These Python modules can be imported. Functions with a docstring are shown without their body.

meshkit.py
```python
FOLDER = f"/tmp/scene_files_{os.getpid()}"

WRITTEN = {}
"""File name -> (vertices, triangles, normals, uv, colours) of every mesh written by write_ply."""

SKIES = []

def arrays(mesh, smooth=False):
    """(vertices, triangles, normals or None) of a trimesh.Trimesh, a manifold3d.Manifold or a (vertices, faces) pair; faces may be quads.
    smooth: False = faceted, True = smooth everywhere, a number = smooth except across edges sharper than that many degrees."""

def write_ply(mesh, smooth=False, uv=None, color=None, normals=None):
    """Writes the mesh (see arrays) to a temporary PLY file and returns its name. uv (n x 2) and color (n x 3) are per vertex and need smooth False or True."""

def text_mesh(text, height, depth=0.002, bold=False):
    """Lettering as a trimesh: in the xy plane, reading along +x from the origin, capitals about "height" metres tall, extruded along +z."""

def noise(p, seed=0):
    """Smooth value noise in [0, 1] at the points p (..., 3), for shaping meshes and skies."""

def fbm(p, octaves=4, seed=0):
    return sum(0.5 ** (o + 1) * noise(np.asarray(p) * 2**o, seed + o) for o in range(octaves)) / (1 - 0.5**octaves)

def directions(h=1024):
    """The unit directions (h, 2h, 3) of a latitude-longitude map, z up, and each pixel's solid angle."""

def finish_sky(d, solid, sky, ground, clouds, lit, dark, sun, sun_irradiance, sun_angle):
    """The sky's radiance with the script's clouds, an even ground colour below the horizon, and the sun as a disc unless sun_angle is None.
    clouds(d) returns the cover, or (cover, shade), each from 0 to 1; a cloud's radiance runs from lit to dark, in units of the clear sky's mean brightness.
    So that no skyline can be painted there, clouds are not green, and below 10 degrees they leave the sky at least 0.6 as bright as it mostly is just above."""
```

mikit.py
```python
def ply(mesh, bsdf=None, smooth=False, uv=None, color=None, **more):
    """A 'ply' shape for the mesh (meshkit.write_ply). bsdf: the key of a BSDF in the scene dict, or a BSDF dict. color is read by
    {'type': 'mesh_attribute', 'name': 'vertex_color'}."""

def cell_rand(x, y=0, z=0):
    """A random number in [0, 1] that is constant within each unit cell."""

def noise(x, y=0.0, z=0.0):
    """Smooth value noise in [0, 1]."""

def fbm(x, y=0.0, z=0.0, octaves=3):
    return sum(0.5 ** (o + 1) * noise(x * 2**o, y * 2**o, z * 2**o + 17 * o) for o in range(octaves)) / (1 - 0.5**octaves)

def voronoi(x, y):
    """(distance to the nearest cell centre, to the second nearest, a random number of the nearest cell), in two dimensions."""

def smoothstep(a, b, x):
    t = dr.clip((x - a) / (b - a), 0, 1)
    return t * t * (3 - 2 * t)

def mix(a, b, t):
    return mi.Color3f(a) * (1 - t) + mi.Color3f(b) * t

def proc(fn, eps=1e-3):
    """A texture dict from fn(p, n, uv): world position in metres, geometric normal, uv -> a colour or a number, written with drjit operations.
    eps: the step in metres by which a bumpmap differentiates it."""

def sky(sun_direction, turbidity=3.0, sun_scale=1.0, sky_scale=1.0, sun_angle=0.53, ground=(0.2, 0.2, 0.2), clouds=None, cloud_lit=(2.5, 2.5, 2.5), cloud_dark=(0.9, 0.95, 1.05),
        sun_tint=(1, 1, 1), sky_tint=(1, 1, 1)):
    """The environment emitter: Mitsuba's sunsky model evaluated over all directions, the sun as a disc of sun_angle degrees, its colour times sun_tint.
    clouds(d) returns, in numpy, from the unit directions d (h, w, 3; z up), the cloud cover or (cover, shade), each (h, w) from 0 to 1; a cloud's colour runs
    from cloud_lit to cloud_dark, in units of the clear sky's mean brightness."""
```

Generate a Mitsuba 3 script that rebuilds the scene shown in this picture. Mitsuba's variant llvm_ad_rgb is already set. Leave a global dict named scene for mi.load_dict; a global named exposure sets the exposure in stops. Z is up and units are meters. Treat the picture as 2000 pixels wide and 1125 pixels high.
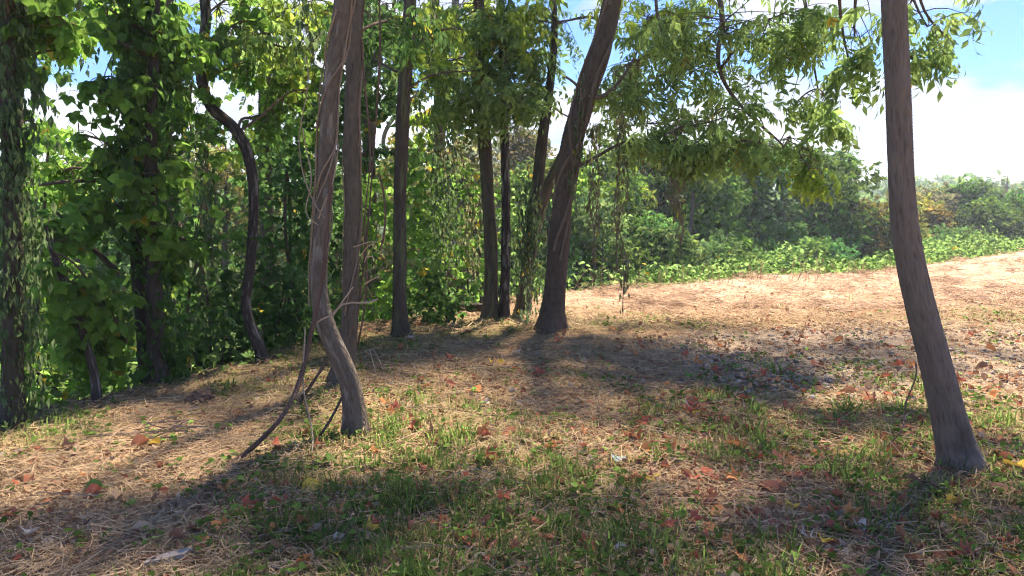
import math
import numpy as np, trimesh, mitsuba as mi, mikit, meshkit
import shapely
from shapely.geometry import Polygon

T = mi.ScalarTransform4f
scene, labels = {}, {}
rng = np.random.default_rng(7)

# ------------------------------------------------------------------ camera, sky, exposure
EYE = np.array([0.0, 0.0, 1.6])
FOV = 68.0
FPX = 1000.0 / math.tan(math.radians(FOV) / 2)          # focal length in pixels of the 2000 x 1125 photograph
PITCH = math.atan((562.5 - 400.0) / FPX)                # the eye-level line lies at row 400
FWD = np.array([0.0, math.cos(PITCH), -math.sin(PITCH)])
UPV = np.array([0.0, math.sin(PITCH), math.cos(PITCH)])
scene['camera'] = {'type': 'perspective', 'fov': FOV, 'fov_axis': 'x', 'near_clip': 0.05, 'far_clip': 5000.0,
                   'to_world': T().look_at(origin=EYE.tolist(), target=(EYE + FWD).tolist(), up=[0, 0, 1]),
                   'medium': {'type': 'ref', 'id': 'air'}}
SUN_AZ, SUN_EL = math.radians(24), math.radians(60)     # ahead of the camera and to its right, high
SUN = np.array([math.sin(SUN_AZ) * math.cos(SUN_EL), math.cos(SUN_AZ) * math.cos(SUN_EL), math.sin(SUN_EL)])


def clouds(d):
    e = np.maximum(d[..., 2], 0)
    p = np.stack([d[..., 0] * 5.0, d[..., 1] * 5.0, e * 9.0], -1) + 31.4
    n = meshkit.fbm(p, 7, 11)
    q = meshkit.fbm(p * 1.3 + 7.3, 5, 23)
    low = np.clip(1.15 - e / 0.34, 0, 1)
    cover = np.clip((n - (0.53 - 0.15 * low)) / 0.09, 0, 1)
    cover = cover * cover * (3 - 2 * cover)
    shade = np.clip((q - 0.40) / 0.22, 0, 1)
    return cover * 0.96, shade


scene['sky'] = mikit.sky(SUN.tolist(), turbidity=2.0, sun_scale=0.68, sun_angle=2.4, clouds=clouds, cloud_lit=(2.35, 2.42, 2.7), cloud_dark=(1.4, 1.6, 2.1), sky_tint=(.17, .262, .455), ground=(0.15, 0.17, 0.08))
exposure = 4.2
HAZE = 0.0007
scene['air'] = {'type': 'homogeneous', 'albedo': {'type': 'rgb', 'value': [0.95, 0.955, 0.96]}, 'sigma_t': {'type': 'rgb', 'value': [HAZE * 0.85, HAZE, HAZE * 1.3]},
                'phase': {'type': 'hg', 'g': 0.35}}
scene['see_through'] = {'type': 'null'}
scene['haze'] = {'type': 'cube', 'to_world': T().translate([0, 0, 9.0]).scale([1200, 1200, 24.0]), 'bsdf': {'type': 'ref', 'id': 'see_through'},
                 'interior': {'type': 'ref', 'id': 'air'}}
labels['haze'] = {'label': 'thin blue summer haze filling the air over the valley', 'category': 'haze', 'kind': 'stuff'}

# ------------------------------------------------------------------ materials (colour of each leaf, stone or bark ridge is per vertex)
VC = {'type': 'mesh_attribute', 'name': 'vertex_color'}
scene['leaf_material'] = {'type': 'principledthin', 'base_color': VC, 'roughness': 0.42, 'diff_trans': 1.45, 'eta': 1.4, 'spec_trans': 0.0}
scene['valley_leaf_material'] = {'type': 'principledthin', 'base_color': VC, 'roughness': 0.5, 'diff_trans': 0.85, 'eta': 1.4, 'spec_trans': 0.0}
scene['dry_material'] = {'type': 'principledthin', 'base_color': VC, 'roughness': 0.6, 'diff_trans': 0.45, 'eta': 1.35, 'spec_trans': 0.0}
scene['rough_material'] = {'type': 'twosided', 'b': {'type': 'diffuse', 'reflectance': VC}}


def bark_relief(p, n, uv):
    return mikit.fbm(uv.x * 26.0, uv.y * 40.0, 0.0, 4) * 0.75 + mikit.noise(p.x * 160, p.y * 160, p.z * 60) * 0.25


def soil_relief(p, n, uv):
    return mikit.fbm(p.x * 22.0, p.y * 22.0, p.z * 22.0, 3)


scene['bark_material'] = {'type': 'bumpmap', 'texture': mikit.proc(bark_relief, 2e-3), 'scale': 0.028, 'b': {'type': 'twosided', 'b': {'type': 'principled', 'base_color': VC, 'roughness': 0.85, 'specular': 0.25}}}
scene['ground_material'] = {'type': 'bumpmap', 'texture': mikit.proc(soil_relief, 4e-3), 'scale': 0.02, 'b': {'type': 'twosided', 'b': {'type': 'diffuse', 'reflectance': VC}}}


# ------------------------------------------------------------------ helpers
def ray(px, py):
    d = FWD + (px - 1000.0) / FPX * np.array([1.0, 0, 0]) + (562.5 - py) / FPX * UPV
    return d / d[1]


def at(px, py, Y):
    """The point that the photograph shows at (px, py), Y metres ahead of the camera."""
    return EYE + ray(px, py) * Y


def unit(a):
    return a / (np.linalg.norm(a, axis=-1, keepdims=True) + 1e-12)


def fbm(p, o=4, s=0):
    return meshkit.fbm(np.asarray(p, float), o, s)


def sstep(a, b, x):
    t = np.clip((x - a) / (b - a), 0, 1)
    return t * t * (3 - 2 * t)


class MB:
    """Collects pieces (vertices, triangles, colours) of ONE part."""

    def __init__(self):
        self.v, self.f, self.c, self.u, self.n = [], [], [], [], 0

    def add(self, v, f, c, uv=None):
        if len(v) == 0:
            return self
        self.v.append(v)
        self.f.append(np.asarray(f) + self.n)
        self.c.append(np.broadcast_to(np.asarray(c, float), (len(v), 3)))
        self.u.append(np.zeros((len(v), 2)) if uv is None else uv)
        self.n += len(v)
        return self

    def put(self, key, material, smooth=False, **tag):
        if not self.n:
            return None
        scene[key] = mikit.ply((np.vstack(self.v), np.vstack(self.f)), material, smooth=smooth, color=np.clip(np.vstack(self.c), 0, 1), uv=np.vstack(self.u))
        if tag:
            labels[key] = tag
        return key


used = set()


def numbered(name):
    k, i = name, 0
    while k in used:
        i += 1
        k = f'{name}_{i:03d}'
    used.add(k)
    return k


def thing(name, label, cat, group=None, kind=None):
    k = numbered(name)
    labels[k] = {'label': label, 'category': cat}
    if group:
        labels[k]['group'] = group
    if kind:
        labels[k]['kind'] = kind
    return k


def spline(P, n_per=None, step=0.06):
    P = np.asarray(P, float)
    s = np.r_[0, np.cumsum(np.linalg.norm(np.diff(P[:, :3], axis=0), axis=1))]
    from scipy.interpolate import PchipInterpolator, CubicSpline
    n = max(3, int(s[-1] / step) + 1) if n_per is None else n_per
    q = np.linspace(0, s[-1], n)
    if len(P) > 2:
        out = np.stack([PchipInterpolator(s, P[:, k])(q) if k >= 3 else CubicSpline(s, P[:, k])(q) for k in range(P.shape[1])], 1)
    else:
        out = np.stack([np.interp(q, s, P[:, k]) for k in range(P.shape[1])], 1)
    return out, q


def frames(P):
    t = unit(np.gradient(P, axis=0))
    ref = np.array([0, 1.0, 0]) if abs(t[:, 1]).mean() < 0.7 else np.array([0, 0, 1.0])
    a = unit(np.cross(ref, t))
    return t, a, np.cross(t, a)


def tube(P, R, sides=8, disp=None, cap=True):
    """v, f, theta, s of a round sweep along P with radii R; disp(points, theta, s) is added to the radius."""
    t, a, b = frames(P)
    th = np.arange(sides + 1) * 2 * np.pi / sides
    s = np.r_[0, np.cumsum(np.linalg.norm(np.diff(P, axis=0), axis=1))]
    out = np.cos(th)[None, :, None] * a[:, None] + np.sin(th)[None, :, None] * b[:, None]
    R = np.broadcast_to(R, (len(P),))[:, None] * np.ones(sides + 1)
    TH, S = np.broadcast_to(th, R.shape), np.broadcast_to(s[:, None], R.shape)
    if disp is not None:
        R = R + disp(R, TH, S)
        R[:, -1] = R[:, 0]
    v = (P[:, None] + R[..., None] * out).reshape(-1, 3)
    m = sides + 1
    i, j = np.meshgrid(np.arange(len(P) - 1), np.arange(sides), indexing='ij')
    q = np.stack([i * m + j, i * m + j + 1, (i + 1) * m + j + 1, (i + 1) * m + j], -1).reshape(-1, 4)
    f = np.vstack([q[:, [0, 1, 2]], q[:, [0, 2, 3]]])
    uv = np.stack([TH / 2 / np.pi, S], -1).reshape(-1, 2)
    return v, f, TH.reshape(-1), S.reshape(-1), uv


# ------------------------------------------------------------------ leaf shapes: local x along the leaf, y across it, z its upper side
def lance(w=0.34, fold=0.07, droop=0.16):
    v = np.array([[0, 0, 0], [.42, w / 2, fold - droop * .2], [.42, -w / 2, fold - droop * .2], [.5, 0, -droop * .25], [1, 0, -droop]])
    return v, np.array([[0, 3, 1], [0, 2, 3], [1, 3, 4], [3, 2, 4]])


def broad(w=0.95, fold=0.07, droop=0.22):
    h = [(0, 0), (.06, .30), (.30, .48), (.58, .40), (.82, .20), (1, 0)]
    up = [(x, y * w, fold * y * 2 - droop * x * x) for x, y in h]
    lo = [(x, -y * w, fold * y * 2 - droop * x * x) for x, y in h[1:-1]]
    v = np.array(up + lo + [(.45, 0, -droop * .2)])
    ring = [0, 1, 2, 3, 4, 5, 9, 8, 7, 6]
    f = np.array([[10, ring[(i + 1) % 10], ring[i]] for i in range(10)])
    return v, f


def join(parts):
    vs, fs, js, n = [], [], [], 0
    for v, f, j in parts:
        vs.append(v)
        fs.append(f + n)
        js.append(np.full(len(v), j))
        n += len(v)
    return np.vstack(vs), np.vstack(fs), np.concatenate(js)


def place(v, p, d, n, s):
    x = unit(np.asarray(d, float))
    y = unit(np.cross(n, x))
    z = np.cross(x, y)
    return p + s * (v[:, :1] * x + v[:, 1:2] * y + v[:, 2:] * z)


def compound(r, pairs=5, w=0.36):
    parts, q = [], []
    for i in range(pairs + 1):
        t = 0.22 + 0.68 * i / pairs
        p = np.array([t, 0, -0.30 * t * t])
        q.append(p)
        tan = unit(np.array([1, 0, -0.6 * t]))
        for side in ((1, -1) if i < pairs else (0,)):
            a = math.radians(62 - 26 * t + r.uniform(-10, 10)) * side
            d = tan * math.cos(a) + np.array([0, 1, 0]) * math.sin(a) + np.array([0, 0, -r.uniform(.3, 1.1)])
            nrm = np.array([r.uniform(-.3, .3), -.35 * side + r.uniform(-.25, .25), 1])
            v, f = lance(w * r.uniform(.85, 1.2), .06, r.uniform(.08, .3))
            parts.append((place(v, p, d, nrm, .40 * r.uniform(.75, 1.12)), f, r.uniform(-1, 1)))
    q = np.array([[0, 0, 0]] + q)
    st = np.vstack([q + [0, .007, 0], q - [0, .007, 0]])
    m = len(q)
    f = np.array([[i, i + 1, m + i] for i in range(m - 1)] + [[i + 1, m + i + 1, m + i] for i in range(m - 1)])
    parts.append((st, f, -.6))
    return join(parts)


def trifoliate(r):
    parts = []
    st = np.array([[0, .012, 0], [0, -.012, 0], [.62, 0, -.05]])
    parts.append((st, np.array([[0, 1, 2]]), -.4))
    for a, p in ((0, .62), (1.25, .52), (-1.25, .52)):
        v, f = broad(1.0 if a == 0 else .85, r.uniform(.02, .12), r.uniform(.1, .35))
        d = np.array([math.cos(a), math.sin(a), r.uniform(-.5, 0)])
        parts.append((place(v, np.array([p, 0, -.05]), d, np.array([r.uniform(-.3, .3), r.uniform(-.3, .3), 1]), .62 * r.uniform(.85, 1.1)), f, r.uniform(-1, 1)))
    return join(parts)


def lobed(r, curl=0.3, pts=5):
    """A fallen lobed leaf: five pointed lobes with a stalk, curled."""
    a = []
    for i in range(pts):
        ang = math.radians(-118 + 236 * i / (pts - 1))
        big = 1.0 - .38 * abs(i - (pts - 1) / 2) / ((pts - 1) / 2)
        a += [(ang - .20, .62 * big), (ang, big * r.uniform(.9, 1.1)), (ang + .20, .62 * big), (ang + .49, .42)]
    a = a[:-1]
    o = np.array([[.12 + rr * .62 * math.cos(t), rr * .62 * math.sin(t), 0] for t, rr in a])
    inner = o * .55 + np.array([.05, 0, 0])
    v = np.vstack([[[0, 0, 0]], inner, o, [[-.34, .012, 0]], [[-.34, -.012, 0]]])
    k = len(o)
    f = [[0, 1 + i, 2 + i] for i in range(k - 1)]
    f += [[1 + i, 1 + k + i, 2 + k + i] for i in range(k - 1)] + [[1 + i, 2 + k + i, 2 + i] for i in range(k - 1)]
    f += [[0, 2 * k + 1, 2 * k + 2]]
    rr2 = (v[:, :2] ** 2).sum(1)
    v[:, 2] = curl * rr2 * 1.4 + .10 * np.sin(v[:, 0] * 7 + r.uniform(0, 6)) + .10 * np.sin(v[:, 1] * 8 + r.uniform(0, 6)) + curl * .7 * np.abs(v[:, 1])
    return v, np.array(f), np.where(np.arange(len(v)) == 0, -.6, r.uniform(-.3, .3, len(v)))


R0 = np.random.default_rng(5)
COMPOUND = [compound(R0, p) for p in (2, 3, 3, 4)]
WIDE = [compound(R0, p, .52) for p in (2, 2, 3)]
TRI = [trifoliate(R0) for _ in range(4)]
SINGLE = [(*lance(w, .08, d), np.zeros(5)) for w, d in ((.42, .1), (.5, .25), (.36, .3))]
BROAD = [(*broad(w, .08, d), np.zeros(11)) for w, d in ((.95, .2), (1.05, .35), (.8, .1))]
FACET = [(*lance(w, .12, d), np.zeros(5)) for w, d in ((.75, .2), (.9, .35), (.6, .1))]
SPRIG = []
for _ in range(3):                                                  # five small leaves on a twig tip, for farther crowns
    SPRIG.append(join([(place(lance(.5, .08, .2)[0], np.array([.12 * i, 0, 0]), np.array([1, R0.uniform(-1.6, 1.6), R0.uniform(-.9, .5)]), np.array([R0.uniform(-.5, .5), R0.uniform(-.5, .5), 1]), .6), lance(.5, .08, .2)[1], R0.uniform(-1, 1)) for i in range(5)]))


def bake(mb, temps, P, D, N, S, C, jit=0.22):
    """Adds one leaf (a pick of temps) per point: D growth direction, N upper side, S size, C colour."""
    P, D, N = np.asarray(P, float), unit(np.asarray(D, float)), np.asarray(N, float)
    pick = rng.integers(0, len(temps), len(P))
    for k, (v, f, j) in enumerate(temps):
        m = pick == k
        if not m.any():
            continue
        x = D[m]
        y = unit(np.cross(N[m], x))
        z = np.cross(x, y)
        s = np.broadcast_to(S, (len(P),))[m][:, None, None]
        vs = P[m][:, None] + s * (v[None, :, :1] * x[:, None] + v[None, :, 1:2] * y[:, None] + v[None, :, 2:] * z[:, None])
        fs = f[None] + (np.arange(m.sum()) * len(v))[:, None, None]
        c = C[m][:, None] * (1 + jit * j)[None, :, None]
        mb.add(vs.reshape(-1, 3), fs.reshape(-1, 3), c.reshape(-1, 3))


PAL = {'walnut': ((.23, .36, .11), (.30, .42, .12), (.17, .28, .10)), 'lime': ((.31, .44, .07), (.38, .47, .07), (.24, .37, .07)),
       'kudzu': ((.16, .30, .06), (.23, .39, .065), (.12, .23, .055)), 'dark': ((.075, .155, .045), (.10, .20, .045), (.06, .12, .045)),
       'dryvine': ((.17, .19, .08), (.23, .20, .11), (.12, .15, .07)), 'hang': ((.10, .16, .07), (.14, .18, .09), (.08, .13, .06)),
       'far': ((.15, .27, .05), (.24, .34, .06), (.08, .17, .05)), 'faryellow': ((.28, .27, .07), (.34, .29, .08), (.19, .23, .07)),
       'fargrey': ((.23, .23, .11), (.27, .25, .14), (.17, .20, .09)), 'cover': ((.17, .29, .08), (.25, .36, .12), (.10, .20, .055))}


def colours(name, n, r=None, yellow=0.0):
    r = r or rng
    a = np.array(PAL[name])
    w = r.dirichlet((1.3, .8, .8), n)
    c = w @ a * r.uniform(.72, 1.25, (n, 1))
    y = r.random(n) < yellow
    c[y] = np.array([.42, .34, .05]) * r.uniform(.7, 1.1, (y.sum(), 1))
    return c


def rand_dir(n):
    return unit(rng.normal(size=(n, 3)))


def in_ball(n):
    return rand_dir(n) * rng.random((n, 1)) ** (1 / 3)


# ------------------------------------------------------------------ the lie of the land
def on_level(px, py):
    d = ray(px, py)
    return (EYE + d * (-EYE[2] / d[2]))[:2]


EDGE = [(-26, -30), (-14, -9), (-8.2, 0.5), (-5.6, 3.6)] + [tuple(on_level(*p)) for p in
        ((0, 826), (250, 766), (500, 706), (600, 668), (700, 640), (870, 618), (1000, 598), (1105, 572), (1280, 560), (1500, 538), (1700, 532), (1800, 517), (2000, 490))] + [(40, 44), (120, 90), (400, 260)]
MOWN = Polygon(EDGE + [(400, -200), (-26, -200)])
LINE = shapely.LineString(EDGE)
shapely.prepare(MOWN)


def edge_distance(x, y):
    """Metres past the edge of the mown ground (negative inside it)."""
    x, y = np.asarray(x, float), np.asarray(y, float)
    pts = shapely.points(x, y)
    d = shapely.distance(LINE, pts)
    return np.where(shapely.contains_xy(MOWN, x, y), -d, d)


def ground_z(x, y, d=None):
    x, y = np.broadcast_arrays(np.asarray(x, float), np.asarray(y, float))
    d = edge_distance(x, y) if d is None else d
    p = np.stack([x, y, 0 * x], -1)
    z = 0.07 * (fbm(p * 0.35, 3, 3) - .5) + 0.035 * (fbm(p * 1.7, 3, 4) - .5) * (np.hypot(x, y) < 40)
    o = np.maximum(d, 0)
    z = z - 7.0 * (1 - np.exp(-np.maximum(o - .15, 0) / 15.0)) + .5 * sstep(3, 20, o) * (fbm(p * .12, 3, 8) - .5)
    r = np.hypot(x, y)
    hill = sstep(110, 420, r) * (9.0 + 9.0 * fbm(p * .004, 4, 5)) + sstep(420, 800, r) * 5 * fbm(p * .003 + 3, 3, 6)
    return z + hill * (o > 0)


def ground_at(px, py):
    d = ray(px, py)
    t = np.r_[np.arange(1.5, 40, .02), np.arange(40, 400, .5)]
    P = EYE + t[:, None] * d
    below = np.nonzero(P[:, 2] < ground_z(P[:, 0], P[:, 1]))[0]
    return P[below[0]] if len(below) else P[-1]


def grow_axis(lo, hi, fine0, fine1, step, g=1.12):
    a = list(np.arange(fine0, fine1 + 1e-6, step))
    s = step
    while a[-1] < hi:
        s *= g
        a.append(a[-1] + s)
    s = step
    while a[0] > lo:
        s *= g
        a.insert(0, a[0] - s)
    return np.array(a)


def green_mask(x, y):
    p = np.stack([x, y, 0 * x], -1)
    n = fbm(p * .55 + 4.2, 4, 31)
    near = sstep(9.5, 3.0, y + .12 * np.abs(x))
    return sstep(.46, .60, n + .11 * near - .05)


def gravel_mask(x, y):
    p = np.stack([x, y, 0 * x], -1)
    n = fbm(p * .6 + 9.1, 3, 37)
    e = ((x - 5.2) / 4.0) ** 2 + ((y - 8.3 - .12 * (x - 5)) / 2.3) ** 2
    return sstep(1.25, .55, e + (n - .5) * 1.4)


def field_mask(x, y):
    """The raked straw field beyond the trees."""
    return sstep(9.5, 12.5, y - .10 * x)


gx = grow_axis(-900, 900, -7.0, 12.0, .075)
gy = grow_axis(-300, 900, 1.6, 16.0, .075)
GX, GY = np.meshgrid(gx, gy, indexing='ij')
GD = edge_distance(GX.ravel(), GY.ravel()).reshape(GX.shape)
GZ = ground_z(GX, GY, GD)
near = (np.hypot(GX, GY) < 22) * (GD < .5)
GZ = GZ + near * .035 * (fbm(np.stack([GX, GY, 0 * GX], -1) * 6.5, 3, 12) - .5)
P3 = np.stack([GX, GY, 0 * GX], -1)
n1, n2 = fbm(P3 * 3.1, 4, 14)[..., None], fbm(P3 * 9.0, 3, 15)[..., None]
soil = np.array([.135, .10, .065]) * (.65 + .8 * n1)
straw = np.array([.40, .27, .16]) * (.6 + .8 * n2)
c = soil * .55 + straw * .45 * (.5 + n1)
g = green_mask(GX, GY)[..., None]
c = c * (1 - .55 * g) + np.array([.10, .12, .04]) * .55 * g
k = gravel_mask(GX, GY)[..., None]
c = c * (1 - .8 * k) + np.array([.26, .215, .175]) * (.5 + n2) * .8 * k
fl = field_mask(GX, GY)[..., None]
fc = np.array([.45, .33, .24]) * (.45 + .6 * n2 + .5 * n1)
c = c * (1 - fl) + fc * fl
out = sstep(-.1, .5, GD)[..., None]
c = c * (1 - out) + np.array([.055, .075, .03]) * (.6 + .8 * n1) * out
nx, ny = len(gx), len(gy)
i, j = np.meshgrid(np.arange(nx - 1), np.arange(ny - 1), indexing='ij')
q = np.stack([i * ny + j, (i + 1) * ny + j, (i + 1) * ny + j + 1, i * ny + j + 1], -1).reshape(-1, 4)
MB().add(np.stack([GX, GY, GZ], -1).reshape(-1, 3), np.vstack([q[:, [0, 1, 2]], q[:, [0, 2, 3]]]), c.reshape(-1, 3)).put(
    'ground', 'ground_material', True, label='mown straw-covered ground that falls away behind the trees into a wooded valley', category='ground', kind='structure')
used.add('ground')


# ------------------------------------------------------------------ trees
def bark_colour(style, R, TH, S, seed, base):
    r = R.reshape(-1).mean()
    q = np.stack([np.cos(TH) * 7, np.sin(TH) * 7, S * (11.0 if style != 'smooth' else 24)], -1)
    n = fbm(q, 4, seed)
    n = n if style == 'smooth' else .45 * n + .55 * np.clip(.35 + 1.2 * (1 - np.abs(2 * n - 1) - .5), 0, 1)
    n = .65 * n + .35 * fbm(q * [2.6, 2.6, 1.2] + 5, 3, seed + 1)
    big = fbm(np.stack([np.cos(TH) * 1.6, np.sin(TH) * 1.6, S * 3.0], -1), 3, seed + 9)
    c = np.asarray(base)[None] * (.22 + 1.5 * n)[:, None] * (.72 + .5 * big)[:, None]
    if style == 'mossy':
        m = sstep(.5, .68, fbm(np.stack([np.cos(TH) * 3, np.sin(TH) * 3, S * 2.4], -1), 4, seed + 3))[:, None]
        c = c * (1 - .55 * m) + np.array([.13, .16, .07]) * .55 * m
    if style == 'smooth':
        m = sstep(.56, .66, fbm(np.stack([np.cos(TH) * 2.5, np.sin(TH) * 2.5, S * 6], -1), 4, seed + 5))[:, None]
        c = c * (1 - .4 * m) + np.array([.33, .31, .27]) * .4 * m
    return c


def trunk(key, pts, style='rough', base=(.17, .125, .09), sides=48, step=.03, flare=.45, seed=1, part='trunk', amp=None, lobes=3, patch=None):
    """pts: rows (x, y, z, radius) from the foot up. A tapered sweep with ridged bark and a flared foot."""
    Q, s = spline(pts, step=step)
    amp = {'rough': .085, 'mossy': .075, 'smooth': .03, 'vine': .06}[style] if amp is None else amp
    foot = 1 + flare * np.exp(-np.maximum(s - .18, 0) / .16)

    def disp(R, TH, S):
        q = np.stack([np.cos(TH) * 7, np.sin(TH) * 7, S * (11.0 if style != 'smooth' else 24)], -1)
        n = fbm(q, 4, seed)
        ridge = (1 - np.abs(2 * n - 1)) - .72
        low = fbm(np.stack([np.cos(TH) * .9, np.sin(TH) * .9, S * 1.6], -1), 2, seed + 2) - .5
        toes = .5 * flare * np.exp(-np.maximum(S - .12, 0) / .15) * np.cos(lobes * TH + seed)
        if style == 'smooth':
            rings = .03 * (fbm(np.stack([S * 9, S * 0, S * 0], -1), 2, seed + 4) - .5)
            return R * (amp * ridge + .13 * low + rings + toes)
        return R * (amp * 2.0 * ridge + .14 * low + toes)
    v, f, TH, S, uv = tube(Q[:, :3], Q[:, 3] * foot, sides, disp)
    k = f'{key}__{part}' if part else key
    if k in scene:
        n = 1
        while f'{k}_{n:03d}' in scene:
            n += 1
        k = f'{k}_{n:03d}'
    col = bark_colour(style, Q[:, 3], TH, S, seed, base)
    if patch is not None:
        col = col * (1 - .42 * sstep(1.15, .3, np.linalg.norm((v - patch[0]) / patch[1], axis=1) + .5 * (fbm(v * 22, 3, 4) - .5)))[:, None]
    MB().add(v, f, col, uv).put(k, 'bark_material', True)
    return Q


def pixel_trunk(rows, Y=None, drift=0.0, top=None, top_r=.4):
    """rows (px, py, width in px) from the foot up, at the depth of the foot on the ground; then on upwards to the height top."""
    foot = ground_at(rows[0][0], rows[0][1]) if Y is None else None
    Y = foot[1] if Y is None else Y
    out, y0 = [], rows[0][1]
    for px, py, w in rows:
        yy = Y + drift * (y0 - py) / 1000.0
        p = at(px, py, yy)
        out.append([*p, w / 2 * yy / FPX * .88])
    out = np.array(out)
    sink = out[0].copy()
    sink[2] = min(ground_z(sink[0], sink[1]), sink[2]) - .18
    out = np.vstack([sink, out])
    if top:
        d = unit(out[-1, :3] - out[-3, :3])
        z = out[-1, 2]
        p, r = out[-1, :3].copy(), out[-1, 3]
        n = 4
        for i in range(n):
            d = unit(d + np.array([rng.uniform(-.12, .12), rng.uniform(-.12, .12), .35]))
            p = p + d * (top - z) / n / max(d[2], .4)
            out = np.vstack([out, [*p, r * (1 - (1 - top_r) * (i + 1) / n)]])
    return out


def limb(key, A, ra, B, rb, sag=0.0, base=(.13, .10, .08), seed=0, name='branch', sides=10):
    A, B = np.asarray(A, float), np.asarray(B, float)
    L = np.linalg.norm(B - A)
    side = unit(np.cross(B - A, [0, 0, 1.0]) + 1e-6)
    r = np.random.default_rng(seed + 77)
    mids = [A + (B - A) * t + np.array([0, 0, sag * L * 4 * t * (1 - t)]) + side * L * r.uniform(-.07, .07) + np.array([0, 0, L * r.uniform(-.05, .05)]) for t in (.3, .55, .8)]
    pts = np.array([[*A, ra], [*mids[0], ra * .8 + rb * .2], [*mids[1], ra * .5 + rb * .5], [*mids[2], ra * .3 + rb * .7], [*B, rb]])
    Q, s = spline(pts, step=.08)

    def disp(R, TH, S):
        return R * .25 * (fbm(np.stack([np.cos(TH) * 2, np.sin(TH) * 2, S * 5], -1), 2, seed) - .5)
    v, f, TH, S, uv = tube(Q[:, :3], Q[:, 3], sides, disp)
    k = f'{key}__{name}'
    n = 0
    while k in scene:
        n += 1
        k = f'{key}__{name}_{n:03d}'
    MB().add(v, f, bark_colour('rough', Q[:, 3], TH, S, seed, base), uv).put(k, 'bark_material', True)
    return Q


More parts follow.
